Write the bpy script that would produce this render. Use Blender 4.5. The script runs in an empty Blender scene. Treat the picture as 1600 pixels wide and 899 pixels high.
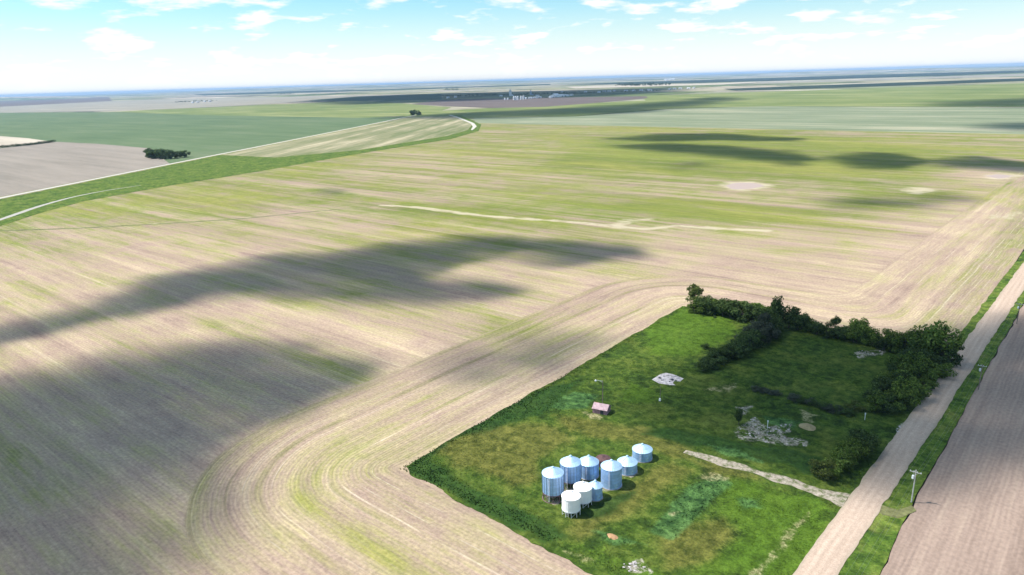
import bpy, bmesh, math, random
import numpy as np
from mathutils import Matrix, Vector

sc = bpy.context.scene
col = sc.collection
random.seed(7); RNG = np.random.default_rng(7)

# ------------------------------------------------------------------ camera
FPX, IW, IH = 1105.0, 1600.0, 899.0
CAM_H = 100.0
ROLL = math.atan(0.03117)
PITCH = math.atan((449.5 - 124.9) * math.cos(ROLL) / FPX)
HEAD = math.radians(40.985)          # road (world +Y) lies this far right of the view
_cr, _sr, _cp, _sp = math.cos(ROLL), math.sin(ROLL), math.cos(PITCH), math.sin(PITCH)
RV = np.array([_cr, -_sr, 0.0]); DN = np.array([_sr, _cr, 0.0]); FW = np.array([0, 0, 1.0])
FV = FW * _cp - DN * _sp
UV_ = -(DN * _cp + FW * _sp)
CH, SH = math.cos(HEAD), math.sin(HEAD)
def g(x, y, z=0.0):
    """ground point seen at photo pixel x, y"""
    d = np.array([(x - 800) / FPX, (y - 449.5) / FPX, 1.0])
    X, Y, Z = d @ RV, d @ FV, d @ UV_
    t = (z - CAM_H) / Z
    X *= t; Y *= t
    return (X * CH - Y * SH, X * SH + Y * CH)
def gp(pts): return [g(*p) for p in pts]
def axis(i):
    return Vector((RV[i] * CH - FV[i] * SH, RV[i] * SH + FV[i] * CH, UV_[i]))
cam_d = bpy.data.cameras.new('camera'); cam = bpy.data.objects.new('camera', cam_d); col.objects.link(cam)
ax, ay, az = axis(0), -axis(1), -axis(2)
cam.matrix_world = Matrix(((ax.x, ay.x, az.x, 0), (ax.y, ay.y, az.y, 0), (ax.z, ay.z, az.z, CAM_H), (0, 0, 0, 1)))
cam_d.sensor_width = 36; cam_d.lens = 36 * FPX / IW
cam_d.clip_start = 0.5; cam_d.clip_end = 200000
sc.camera = cam

# ------------------------------------------------------------------ sun, sky, exposure
SUN_EL = math.radians(57)
SHD = np.array([0.831, 0.556]); SHD /= np.hypot(*SHD)      # direction shadows fall
SUN_V = Vector((-SHD[0] * math.cos(SUN_EL), -SHD[1] * math.cos(SUN_EL), math.sin(SUN_EL)))
sd = bpy.data.lights.new('sun', 'SUN'); sd.energy = 5.0; sd.angle = math.radians(0.53); sd.color = (1, 0.955, 0.885)
sun = bpy.data.objects.new('sun', sd); col.objects.link(sun)
sun.rotation_euler = SUN_V.to_track_quat('Z', 'Y').to_euler(); sun.location = (0, 0, 400)

SKY_STRENGTH = 0.095
world = bpy.data.worlds.new('World'); sc.world = world; world.use_nodes = True
def build_world():
    nt = world.node_tree; nt.nodes.clear(); N = nt.nodes.new; L = nt.links.new
    out = N('ShaderNodeOutputWorld'); bg = N('ShaderNodeBackground'); L(bg.outputs[0], out.inputs[0])
    bg.inputs[1].default_value = SKY_STRENGTH
    sky = N('ShaderNodeTexSky'); sky.sky_type = 'NISHITA'; sky.sun_disc = False
    sky.sun_elevation = SUN_EL; sky.sun_rotation = math.atan2(SUN_V.x, SUN_V.y)
    sky.altitude = 600; sky.air_density = 1.0; sky.dust_density = 1.4; sky.ozone_density = 1.0
    tint = N('ShaderNodeMix'); tint.data_type = 'RGBA'; tint.blend_type = 'MULTIPLY'; tint.inputs[0].default_value = 1
    L(sky.outputs[0], tint.inputs[6]); tint.inputs[7].default_value = (0.86, 1.28, 1.34, 1)
    tc = N('ShaderNodeTexCoord')
    mp = N('ShaderNodeMapping'); mp.inputs['Scale'].default_value = (8, 8, 34); mp.inputs['Location'].default_value = (3.1, 0.4, 0.2)
    L(tc.outputs['Generated'], mp.inputs[0])
    nz = N('ShaderNodeTexNoise'); nz.inputs['Scale'].default_value = 1.7; nz.inputs['Detail'].default_value = 7; nz.inputs['Roughness'].default_value = 0.56
    L(mp.outputs[0], nz.inputs['Vector'])
    sep = N('ShaderNodeSeparateXYZ'); L(tc.outputs['Generated'], sep.inputs[0])
    lift = N('ShaderNodeMapRange'); lift.inputs[1].default_value = 0.0; lift.inputs[2].default_value = 0.085; lift.inputs[3].default_value = 0.10; lift.inputs[4].default_value = 0.0
    L(sep.outputs[2], lift.inputs[0])
    ad = N('ShaderNodeMath'); ad.operation = 'ADD'; L(nz.outputs[0], ad.inputs[0]); L(lift.outputs[0], ad.inputs[1])
    rp = N('ShaderNodeMapRange'); rp.interpolation_type = 'SMOOTHSTEP'
    rp.inputs[1].default_value = 0.485; rp.inputs[2].default_value = 0.67; rp.inputs[3].default_value = 0; rp.inputs[4].default_value = 0.95
    L(ad.outputs[0], rp.inputs[0])
    er = N('ShaderNodeMapRange'); er.interpolation_type = 'SMOOTHSTEP'
    er.inputs[1].default_value = -.01; er.inputs[2].default_value = .115; er.inputs[3].default_value = .96; er.inputs[4].default_value = 0
    L(sep.outputs[2], er.inputs[0])
    mxx = N('ShaderNodeMath'); mxx.operation = 'MAXIMUM'; L(rp.outputs[0], mxx.inputs[0]); L(er.outputs[0], mxx.inputs[1])
    mx = N('ShaderNodeMix'); mx.data_type = 'RGBA'; L(mxx.outputs[0], mx.inputs[0]); L(tint.outputs[2], mx.inputs[6])
    mx.inputs[7].default_value = (8.6, 8.6, 8.5, 1)
    L(mx.outputs[2], bg.inputs[0])
build_world()
sc.view_settings.view_transform = 'Standard'; sc.view_settings.look = 'None'
sc.view_settings.gamma = 1; sc.view_settings.exposure = 0.48; sc.view_settings.use_curve_mapping = False
sc.cycles.use_denoising = True
sc.cycles.max_bounces = 6; sc.cycles.transparent_max_bounces = 16; sc.cycles.volume_bounces = 0

# ------------------------------------------------------------------ helpers
def link(o, parent=None):
    col.objects.link(o)
    if parent is not None: o.parent = parent
    return o
def tag(o, label=None, cat=None, group=None, kind=None):
    if label: o['label'] = label
    if cat: o['category'] = cat
    if group: o['group'] = group
    if kind: o['kind'] = kind
    return o
def empty(name, loc, rz=0.0):
    o = bpy.data.objects.new(name, None); o.location = loc; o.rotation_euler = (0, 0, rz); o.empty_display_size = 0.5
    return link(o)
def me_new(name, v, f, mat=None, smooth=False):
    me = bpy.data.meshes.new(name)
    me.from_pydata([tuple(map(float, p)) for p in v], [], [tuple(map(int, q)) for q in f]); me.update()
    if mat: me.materials.append(mat)
    if smooth: me.polygons.foreach_set('use_smooth', [True] * len(me.polygons))
    return me
def np_mesh(name, V, F, mat=None, smooth=False):
    V = np.asarray(V, np.float32); F = np.asarray(F, np.int32); k = F.shape[1]
    me = bpy.data.meshes.new(name)
    me.vertices.add(len(V)); me.vertices.foreach_set('co', V.ravel())
    me.loops.add(F.size); me.loops.foreach_set('vertex_index', F.ravel())
    me.polygons.add(len(F)); me.polygons.foreach_set('loop_start', np.arange(0, F.size, k, dtype=np.int32))
    me.polygons.foreach_set('use_smooth', np.full(len(F), smooth))
    me.update(calc_edges=True); me.validate()
    if mat: me.materials.append(mat)
    return me
def attr(me, name, arr):
    a = me.attributes.new(name, 'FLOAT', 'POINT'); a.data.foreach_set('value', np.asarray(arr, np.float32))
def ob(name, me, parent=None, loc=None, rz=None):
    o = bpy.data.objects.new(name, me)
    if loc is not None: o.location = loc
    if rz is not None: o.rotation_euler = (0, 0, rz)
    return link(o, parent)
class MB:
    """collects simple solids into one mesh"""
    def __init__(s): s.v = []; s.f = []
    def add(s, v, f):
        n = len(s.v); s.v += [tuple(p) for p in v]; s.f += [tuple(i + n for i in q) for q in f]; return s
    def box(s, cx, cy, cz, sx, sy, sz, rz=0):
        c, d = math.cos(rz), math.sin(rz); v = []
        for z in (-.5, .5):
            for x, y in ((-.5, -.5), (.5, -.5), (.5, .5), (-.5, .5)):
                a, b = x * sx, y * sy; v.append((cx + a * c - b * d, cy + a * d + b * c, cz + z * sz))
        return s.add(v, [(3, 2, 1, 0), (4, 5, 6, 7), (0, 1, 5, 4), (1, 2, 6, 5), (2, 3, 7, 6), (3, 0, 4, 7)])
    def rev(s, prof, n=32, cx=0, cy=0, caps=True):
        v = []; f = []
        for r, z in prof:
            for k in range(n):
                a = 2 * math.pi * k / n; v.append((cx + r * math.cos(a), cy + r * math.sin(a), z))
        for i in range(len(prof) - 1):
            for k in range(n):
                a, b = i * n + k, i * n + (k + 1) % n; f.append((a, b, b + n, a + n))
        if caps:
            f.append(tuple(range(n - 1, -1, -1))); m = (len(prof) - 1) * n; f.append(tuple(range(m, m + n)))
        return s.add(v, f)
    def rod(s, a, b, r0, r1=None, n=6):
        r1 = r0 if r1 is None else r1
        a = Vector(a); b = Vector(b); q = (b - a).to_track_quat('Z', 'Y'); v = []
        for p, r in ((a, r0), (b, r1)):
            for k in range(n):
                t = 2 * math.pi * k / n; v.append(p + q @ Vector((r * math.cos(t), r * math.sin(t), 0)))
        f = [(k, (k + 1) % n, n + (k + 1) % n, n + k) for k in range(n)] + [tuple(range(n - 1, -1, -1)), tuple(range(n, 2 * n))]
        return s.add(v, f)
    def mesh(s, name, mat, smooth=False): return me_new(name, s.v, s.f, mat, smooth)
    def build(s, name, mat, parent=None, loc=None, rz=None, smooth=False):
        return ob(name, s.mesh(name, mat, smooth), parent, loc, rz)

# value noise for shaping edges and masks
_perm = RNG.random((256, 256))
def vnoise(x, y):
    x = np.asarray(x, float); y = np.asarray(y, float)
    xi = np.floor(x).astype(int); yi = np.floor(y).astype(int); fx = x - xi; fy = y - yi
    fx = fx * fx * (3 - 2 * fx); fy = fy * fy * (3 - 2 * fy)
    P = lambda a, b: _perm[a % 256, b % 256]
    return (P(xi, yi) * (1 - fx) + P(xi + 1, yi) * fx) * (1 - fy) + (P(xi, yi + 1) * (1 - fx) + P(xi + 1, yi + 1) * fx) * fy
def fbm(x, y, o=4):
    s = 0; a = 0.5; t = 0
    for k in range(o): s = s + a * vnoise(x * 2 ** k + 17 * k, y * 2 ** k + 31 * k); t += a; a *= .5
    return s / t
def sstep(a, b, x):
    t = np.clip((x - a) / (b - a), 0, 1); return t * t * (3 - 2 * t)
def poly_sd(px, py, poly):
    """signed distance to a polygon, positive inside"""
    px = np.asarray(px, float); py = np.asarray(py, float)
    d = np.full(px.shape, 1e18); ins = np.zeros(px.shape, bool); n = len(poly)
    for i in range(n):
        x0, y0 = poly[i]; x1, y1 = poly[(i + 1) % n]; ex, ey = x1 - x0, y1 - y0
        t = np.clip(((px - x0) * ex + (py - y0) * ey) / (ex * ex + ey * ey + 1e-12), 0, 1)
        d = np.minimum(d, (px - x0 - t * ex) ** 2 + (py - y0 - t * ey) ** 2)
        c = ((y0 > py) != (y1 > py)) & (px < (x1 - x0) * (py - y0) / (y1 - y0 + 1e-12) + x0); ins ^= c
    d = np.sqrt(d); return np.where(ins, d, -d)
def mask(px, py, pix, feather, amp=0.0, sc_=8.0):
    p = poly_sd(px, py, gp(pix))
    if amp: p = p + (fbm(px / sc_, py / sc_) - .5) * 2 * amp
    return sstep(-feather, feather, p)

# ------------------------------------------------------------------ node materials
class NB:
    def __init__(s, name):
        s.m = bpy.data.materials.new(name); s.m.use_nodes = True; s.nt = s.m.node_tree; s.nt.nodes.clear()
        s.out = s.N('ShaderNodeOutputMaterial')
        s.pos = s.N('ShaderNodeNewGeometry').outputs['Position']
        sp = s.N('ShaderNodeSeparateXYZ'); s.L(s.pos, sp.inputs[0]); s.x, s.y, s.z = sp.outputs
    def N(s, t): return s.nt.nodes.new(t)
    def L(s, a, b): s.nt.links.new(a, b)
    def put(s, sock, v):
        if isinstance(v, (int, float)): sock.default_value = v
        elif isinstance(v, tuple): sock.default_value = v if len(v) == len(sock.default_value) else (*v, 1)
        else: s.L(v, sock)
    def math(s, op, a, b=0.0, c=None, clamp=False):
        n = s.N('ShaderNodeMath'); n.operation = op; n.use_clamp = clamp
        s.put(n.inputs[0], a); s.put(n.inputs[1], b)
        if c is not None: s.put(n.inputs[2], c)
        return n.outputs[0]
    def vec(s, x, y, z=0.0):
        n = s.N('ShaderNodeCombineXYZ')
        for i, v in enumerate((x, y, z)): s.put(n.inputs[i], v)
        return n.outputs[0]
    def noise(s, vec, scale=1.0, detail=3, rough=0.55, dist=0.0):
        n = s.N('ShaderNodeTexNoise'); s.L(vec, n.inputs['Vector'])
        n.inputs['Scale'].default_value = scale; n.inputs['Detail'].default_value = detail
        n.inputs['Roughness'].default_value = rough; n.inputs['Distortion'].default_value = dist
        return n.outputs[0]
    def step(s, a, b, v, lo=0.0, hi=1.0):
        n = s.N('ShaderNodeMapRange'); n.interpolation_type = 'SMOOTHSTEP'
        s.put(n.inputs[0], v); s.put(n.inputs[1], a); s.put(n.inputs[2], b); s.put(n.inputs[3], lo); s.put(n.inputs[4], hi)
        return n.outputs[0]
    def mix(s, f, a, b, mode='MIX'):
        n = s.N('ShaderNodeMix'); n.data_type = 'RGBA'; n.blend_type = mode
        s.put(n.inputs[0], f); s.put(n.inputs[6], a); s.put(n.inputs[7], b); return n.outputs[2]
    def ramp(s, f, stops):
        n = s.N('ShaderNodeValToRGB'); e = n.color_ramp.elements
        while len(e) < len(stops): e.new(0.5)
        for i, (p, c) in enumerate(stops): e[i].position = p; e[i].color = (*c, 1)
        s.put(n.inputs[0], f); return n.outputs[0]
    def at(s, name):
        n = s.N('ShaderNodeAttribute'); n.attribute_name = name; return n.outputs['Fac']
    def scale(s, c, f): # multiply a colour by a float
        n = s.N('ShaderNodeVectorMath'); n.operation = 'SCALE'; s.put(n.inputs[0], c); s.put(n.inputs[3], f); return n.outputs[0]
    def bump(s, h, strength=0.3, dist=0.1):
        n = s.N('ShaderNodeBump'); n.inputs['Strength'].default_value = strength; n.inputs['Distance'].default_value = dist
        s.L(h, n.inputs['Height']); return n.outputs[0]
    def bsdf(s, color, rough=0.9, metal=0.0, spec=0.2, normal=None):
        b = s.N('ShaderNodeBsdfPrincipled'); s.put(b.inputs['Base Color'], color); s.put(b.inputs['Roughness'], rough)
        s.put(b.inputs['Metallic'], metal); s.put(b.inputs['Specular IOR Level'], spec)
        if normal is not None: s.L(normal, b.inputs['Normal'])
        return b
    def done(s, b):
        s.L(b.outputs[0], s.out.inputs[0]); return s.m

def mat_plain(name, colr, rough=0.8, metal=0.0, var=0.25, scale=1.5, spec=0.3):
    b = NB(name)
    n = b.noise(b.pos, scale, 4, .6)
    c = b.scale(colr if not isinstance(colr, tuple) else b.mix(0.0, colr, colr), b.step(.25, .75, n, 1 - var, 1 + var))
    return b.done(b.bsdf(c, rough, metal, spec))

# main stubble field: rows along X, headland passes curve round the yard and follow the road
YW, YS, YN = -137.0, 107.0, 279.0
def mat_main_field():
    b = NB('stubble_field')
    wob = b.math('SUBTRACT', b.noise(b.pos, .03, 2), .5)
    qx = b.math('MAXIMUM', b.math('SUBTRACT', YW, b.x), 0.0)
    qy = b.math('MAXIMUM', b.math('SUBTRACT', b.math('ABSOLUTE', b.math('SUBTRACT', b.y, (YS + YN) / 2)), (YN - YS) / 2), 0.0)
    dy = b.math('SQRT', b.math('ADD', b.math('MULTIPLY', qx, qx), b.math('MULTIPLY', qy, qy)))
    dr = b.math('SUBTRACT', b.math('SUBTRACT', b.math('MULTIPLY', b.y, .0215), 42.5), b.x)
    n = b.N('ShaderNodeMath'); n.operation = 'SMOOTH_MIN'; b.put(n.inputs[0], dy); b.put(n.inputs[1], dr); n.inputs[2].default_value = 25
    h = b.math('ADD', n.outputs[0], b.math('MULTIPLY', wob, 2.0))
    inhead = b.step(51.0, 52.5, h, 1.0, 0.0)
    v = b.math('ADD', b.math('MULTIPLY', h, inhead), b.math('MULTIPLY', b.math('ADD', b.y, b.math('MULTIPLY', b.x, -.012)), b.math('SUBTRACT', 1.0, inhead)))
    def streak(k, s, det=3, ro=.6, off=0.0): return b.noise(b.vec(b.math('MULTIPLY', v, k), b.math('MULTIPLY_ADD', b.x, s, off), b.math('MULTIPLY', b.y, s)), 1.0, det, ro)
    st_wide = streak(.06, .0024, 6, .72)
    st_lum = streak(.05, .0020, 6, .75, 33.0)
    st_pass = streak(.22, .006, 4, .65, 3.0)
    st_fine = streak(.9, .07, 4, .75, 9.0)
    st_hair = streak(3.0, .35, 4, .8, 5.0)
    patch = b.noise(b.vec(b.math('MULTIPLY', b.x, .0045), b.math('MULTIPLY', b.y, .011), 2.0), 1.0, 5, .6, .6)
    blot = b.noise(b.pos, .03, 6, .72, .4)
    gb = b.at('green_bias')
    # share of green crop showing
    gsum = b.math('ADD', b.math('MULTIPLY_ADD', st_wide, .56, -.10), b.math('MULTIPLY', st_pass, .22))
    gsum = b.math('ADD', gsum, b.math('MULTIPLY', patch, .34)); gsum = b.math('ADD', gsum, b.math('MULTIPLY', st_fine, .13))
    gsum = b.math('ADD', gsum, b.math('MULTIPLY', b.math('SUBTRACT', st_hair, .5), .10))
    gsum = b.math('ADD', gsum, b.math('MULTIPLY', b.math('SUBTRACT', blot, .5), .16))
    gsum = b.math('ADD', gsum, b.math('MULTIPLY', gb, .20))
    short = b.noise(b.vec(b.math('MULTIPLY', v, .30), b.math('MULTIPLY', b.x, .022), b.math('MULTIPLY', b.y, .022)), 1.0, 5, .7)
    gsum = b.math('ADD', gsum, b.math('MULTIPLY', b.math('SUBTRACT', short, .5), .34))
    gsum = b.math('ADD', gsum, b.math('MULTIPLY', b.math('SUBTRACT', blot, .5), .30))
    green = b.math('ADD', b.step(.43, .62, gsum, 0.0, .38), b.step(.53, .74, gsum, 0.0, .54))
    # overlap strips between headland passes come up greener
    band = None
    hb = b.math('ADD', dy, b.math('MULTIPLY', wob, 2.0))
    for d0, w, a in ((17.2, 1.3, .68), (35.0, 1.7, .62), (50.6, 2.4, .55), (9.0, .5, .35), (26.0, .6, .4), (43.0, .6, .35)):
        m = b.math('MULTIPLY', b.step(w * .3, w * 1.1, b.math('ABSOLUTE', b.math('SUBTRACT', hb, d0)), 1.0, 0.0), a)
        band = m if band is None else b.math('MAXIMUM', band, m)
    bandn = b.math('MULTIPLY', band, b.step(.30, .60, b.noise(b.vec(b.math('MULTIPLY', b.x, .035), b.math('MULTIPLY', b.y, .035), 7.0), 1.0, 4, .65)))
    bandn = b.math('MULTIPLY', b.math('MULTIPLY', bandn, b.step(45.0, 80.0, dr)), b.step(.35, .6, b.math('MULTIPLY_ADD', st_hair, .5, b.math('MULTIPLY', blot, .5)), .35, 1.0))
    green = b.math('MAXIMUM', green, bandn)
    # straw colours
    tan = b.ramp(b.math('ADD', b.math('MULTIPLY', st_pass, .34), b.math('ADD', b.math('MULTIPLY', blot, .42), b.math('MULTIPLY', st_fine, .24))),
                 [(.35, (.235, .163, .132)), (.455, (.338, .248, .190)), (.54, (.415, .318, .222)), (.64, (.58, .46, .305))])
    grn = b.ramp(b.math('ADD', b.math('MULTIPLY', st_fine, .5), b.math('MULTIPLY', patch, .5)),
                 [(.34, (.066, .110, .012)), (.49, (.128, .165, .018)), (.64, (.25, .242, .055))])
    c = b.mix(green, tan, grn)
    # pale straw lines left by the combine
    ln = None
    for d0, w in ((15.0, .35), (11.5, .22), (6.3, .22), (31.8, .2), (39.0, .22)):
        m = b.step(w * .4, w, b.math('ABSOLUTE', b.math('SUBTRACT', h, d0)), 1.0, 0.0); ln = m if ln is None else b.math('MAXIMUM', ln, m)
    ln = b.math('MULTIPLY', ln, b.step(.42, .58, b.noise(b.pos, .05, 3), 0, .45))
    c = b.mix(ln, c, (.56, .48, .36))
    thin = b.math('MULTIPLY', b.step(.62, .78, streak(.42, .004, 2, .5, 21.0)), .55)
    c = b.mix(thin, c, (.47, .395, .28))
    c = b.scale(c, b.step(.3, .7, st_lum, .87, 1.13))
    # drill rows
    w = b.N('ShaderNodeMath'); w.operation = 'SINE'; b.put(w.inputs[0], b.math('MULTIPLY', b.math('ADD', v, b.math('MULTIPLY', wob, .5)), 2 * math.pi / 1.05))
    rowamp = b.step(.45, .75, b.noise(b.pos, .03, 3), .02, .24)
    rowf = b.math('MULTIPLY_ADD', w.outputs[0], b.math('MULTIPLY', rowamp, .42), 1.0)
    c = b.scale(c, b.math('MULTIPLY', rowf, b.step(.2, .8, b.math('MULTIPLY_ADD', short, .5, b.math('MULTIPLY', st_hair, .5)), .80, 1.20)))
    c = b.scale(c, b.step(.25, .75, b.noise(b.pos, .9, 4, .75), .76, 1.24))
    pale = b.step(.25, .75, b.math('ADD', b.at('pale'), b.math('MULTIPLY', b.math('SUBTRACT', b.math('MULTIPLY_ADD', short, .5, b.math('MULTIPLY', b.noise(b.pos, .06, 4, .65), .5)), .5), b.step(0.0, .2, b.at('pale'), 0.0, 2.2))))
    c = b.mix(b.math('MULTIPLY', pale, .75), c, b.mix(b.noise(b.pos, .05, 3), (.44, .37, .27), (.54, .46, .34)))
    core = b.step(.45, .65, b.at('salt'))
    c = b.mix(core, c, (.36, .29, .26))
    nrm = b.bump(b.math('ADD', w.outputs[0], b.math('MULTIPLY', st_hair, 3.0)), .35, .08)
    return b.done(b.bsdf(c, .95, 0, .1, nrm))

def mat_field(name, c0, c1, c2, axis_='x', k=.05, s=.003, fine=.5, mid=(.38, .52, .66), rows=0.0):
    """a cropped field: streaks run along one axis"""
    b = NB(name)
    if isinstance(axis_, float):
        c_, s_ = math.cos(axis_), math.sin(axis_)
        al = b.math('ADD', b.math('MULTIPLY', b.x, c_), b.math('MULTIPLY', b.y, s_)); ac = b.math('SUBTRACT', b.math('MULTIPLY', b.y, c_), b.math('MULTIPLY', b.x, s_))
    else: al, ac = (b.x, b.y) if axis_ == 'x' else (b.y, b.x)
    a = b.noise(b.vec(b.math('MULTIPLY', ac, k), b.math('MULTIPLY', al, s), 1.0), 1.0, 5, .62)
    p = b.noise(b.vec(b.math('MULTIPLY', ac, .006), b.math('MULTIPLY', al, .003), 4.0), 1.0, 4, .6)
    f = b.noise(b.vec(b.math('MULTIPLY', ac, fine), b.math('MULTIPLY', al, fine * .06), 6.0), 1.0, 3, .7)
    t = b.math('ADD', b.math('MULTIPLY', a, .45), b.math('ADD', b.math('MULTIPLY', p, .3), b.math('MULTIPLY', f, .25)))
    c = b.ramp(t, [(mid[0], c0), (mid[1], c1), (mid[2], c2)])
    c = b.scale(c, b.step(.25, .75, b.noise(b.pos, .9, 3, .7), .86, 1.14))
    if rows:
        w = b.N('ShaderNodeMath'); w.operation = 'SINE'; b.put(w.inputs[0], b.math('MULTIPLY', b.math('ADD', ac, b.math('MULTIPLY', b.noise(b.pos, .05, 2), 1.5)), 2 * math.pi / 1.1))
        c = b.scale(c, b.math('MULTIPLY_ADD', w.outputs[0], rows, 1.0))
    return b.done(b.bsdf(c, .95, 0, .1))

def mat_ground():
    """land beyond the built fields: quarter sections of differing crops"""
    b = NB('prairie')
    def cell(size, ox, oy):
        fx = b.math('FLOOR', b.math('DIVIDE', b.math('ADD', b.x, ox), size)); fy = b.math('FLOOR', b.math('DIVIDE', b.math('ADD', b.y, oy), size * 1.0))
        w = b.N('ShaderNodeTexWhiteNoise'); w.noise_dimensions = '2D'; b.L(b.vec(fx, fy), w.inputs['Vector']); return w.outputs['Value']
    wob = b.math('MULTIPLY', b.math('SUBTRACT', b.noise(b.pos, .0012, 3), .5), 240)
    b.x = b.math('ADD', b.x, wob)
    t = b.math('MULTIPLY_ADD', cell(1610, 300, 700), .55, b.math('MULTIPLY', cell(805, 120, 60), .45))
    crop = b.ramp(t, [(.0, (.05, .085, .035)), (.22, (.12, .15, .06)), (.36, (.22, .22, .12)), (.5, (.36, .31, .24)), (.62, (.13, .16, .07)), (.74, (.46, .40, .34)), (.86, (.14, .12, .10)), (1, (.07, .11, .05))])
    var = b.noise(b.vec(b.math('MULTIPLY', b.x, .002), b.math('MULTIPLY', b.y, .006)), 1.0, 5, .65)
    c = b.scale(crop, b.step(.3, .7, var, .5, 1.5))
    bush = b.step(.55, .60, b.noise(b.vec(b.math('MULTIPLY', b.x, .0011), b.math('MULTIPLY', b.y, .0011)), 1.0, 7, .72))
    c = b.mix(b.math('MULTIPLY', bush, .85), c, (.022, .042, .02))
    return b.done(b.bsdf(c, .95, 0, .1))

def mat_grass(name='yard_grass', use_attr=True, shade=1.0):
    b = NB(name)
    n1 = b.noise(b.pos, .07, 6, .7, .5); n2 = b.noise(b.pos, .32, 6, .72, .3); n3 = b.noise(b.pos, 1.6, 4, .75)
    base = b.ramp(b.math('ADD', b.math('MULTIPLY', n1, .6), b.math('MULTIPLY', n2, .4)),
                  [(.38, (.023, .047, .010)), (.48, (.047, .084, .012)), (.58, (.086, .116, .020))])
    if use_attr:
        jit = b.math('MULTIPLY', b.math('SUBTRACT', b.math('ADD', b.math('MULTIPLY', n2, .6), b.math('MULTIPLY', n3, .4)), .5), 1.6)
        def m(nm, lo=.35, hi=.65): return b.step(lo, hi, b.math('ADD', b.at(nm), b.math('MULTIPLY', jit, b.step(0.0, .25, b.at(nm)))))
        c = b.mix(b.math('MULTIPLY', m('lush', .3, .8), .75), base, (.066, .124, .012))
        c = b.mix(b.math('MULTIPLY', m('brown', .0, .9), .78), c, b.ramp(n2, [(.35, (.070, .082, .016)), (.6, (.122, .114, .028))]))
        c = b.mix(b.math('MULTIPLY', m('dark', .25, .8), .8), c, (.018, .050, .011))
        c = b.mix(b.math('MULTIPLY', m('weed', .2, .8), .8), c, b.ramp(n2, [(.38, (.024, .066, .020)), (.62, (.072, .150, .044))]))
        c = b.mix(b.math('MULTIPLY', b.math('MULTIPLY', m('straw', .3, .9), b.step(.38, .6, n2)), .7), c, b.ramp(n3, [(.35, (.18, .15, .07)), (.65, (.34, .30, .18))]))
        rb = b.step(.44, .56, b.noise(b.pos, .42, 5, .75, .6))
        c = b.mix(b.math('MULTIPLY', b.math('MULTIPLY', m('rubble', .3, .8), rb), .75), c, b.ramp(n3, [(.3, (.20, .17, .14)), (.65, (.43, .38, .34))]))
    else:
        c = b.mix(b.step(.5, .7, b.noise(b.pos, .12, 4, .6)), base, (.105, .125, .028))
        c = b.scale(c, shade)
    c = b.scale(c, b.math('MULTIPLY', b.step(.3, .7, n2, .66, 1.34), b.step(.3, .7, n3, .72, 1.28)))
    nrm = b.bump(b.math('ADD', b.math('MULTIPLY', n2, 1.0), b.math('MULTIPLY', n3, .5)), .7, .5)
    return b.done(b.bsdf(c, .95, 0, .08, nrm))

def mat_gravel(name, c0, c1, ruts=True):
    b = NB(name)
    rawx, rawy = b.x, b.y
    n = b.noise(b.pos, .8, 5, .7); n2 = b.noise(b.vec(b.math('MULTIPLY', b.x, .9), b.math('MULTIPLY', b.y, .03)), 1.0, 4, .6)
    t = b.math('ADD', b.math('MULTIPLY', n, .5), b.math('MULTIPLY', n2, .5 if ruts else .0)) if ruts else n
    c = b.ramp(t, [(.36, c0), (.64, c1)])
    c = b.scale(c, b.step(.25, .75, b.noise(b.pos, 3, 3, .7), .84, 1.16))
    if 'drive' in name:
        c = b.mix(b.step(.44, .62, b.noise(b.pos, .5, 5, .75), 0, .85), c, (.075, .105, .022))
    if ruts:   # packed wheel paths, loose gravel ridges between and along the shoulders
        u = b.math('SUBTRACT', rawx, b.math('MULTIPLY_ADD', rawy, .0215, -37.625))
        u = b.math('ADD', u, b.math('MULTIPLY', b.math('SUBTRACT', b.noise(b.pos, .04, 3), .5), 1.6))
        w = b.N('ShaderNodeMath'); w.operation = 'COSINE'; b.put(w.inputs[0], b.math('MULTIPLY', u, 2 * math.pi / 1.75))
        c = b.scale(c, b.math('MULTIPLY_ADD', w.outputs[0], b.step(.3, .7, b.noise(b.pos, .09, 3), .01, .075), 1.0))
        c = b.mix(b.step(2.7, 3.6, b.math('ABSOLUTE', u), 0, .5), c, (.27, .24, .17))
    return b.done(b.bsdf(c, .95, 0, .1, b.bump(n, .3, .1)))

def mat_leaf(name, cols, trans=0.25):
    b = NB(name)
    ri = b.N('ShaderNodeNewGeometry').outputs['Random Per Island']
    oi = b.N('ShaderNodeObjectInfo').outputs['Random']
    c = b.ramp(ri, [(0, cols[0]), (.5, cols[1]), (1, cols[2])])
    c = b.scale(c, b.math('MULTIPLY_ADD', oi, .5, .75))
    d = b.N('ShaderNodeBsdfDiffuse'); b.put(d.inputs[0], c)
    t = b.N('ShaderNodeBsdfTranslucent'); b.put(t.inputs[0], c)
    mx = b.N('ShaderNodeMixShader'); mx.inputs[0].default_value = .3; b.L(d.outputs[0], mx.inputs[1]); b.L(t.outputs[0], mx.inputs[2])
    return b.done(mx)

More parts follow.
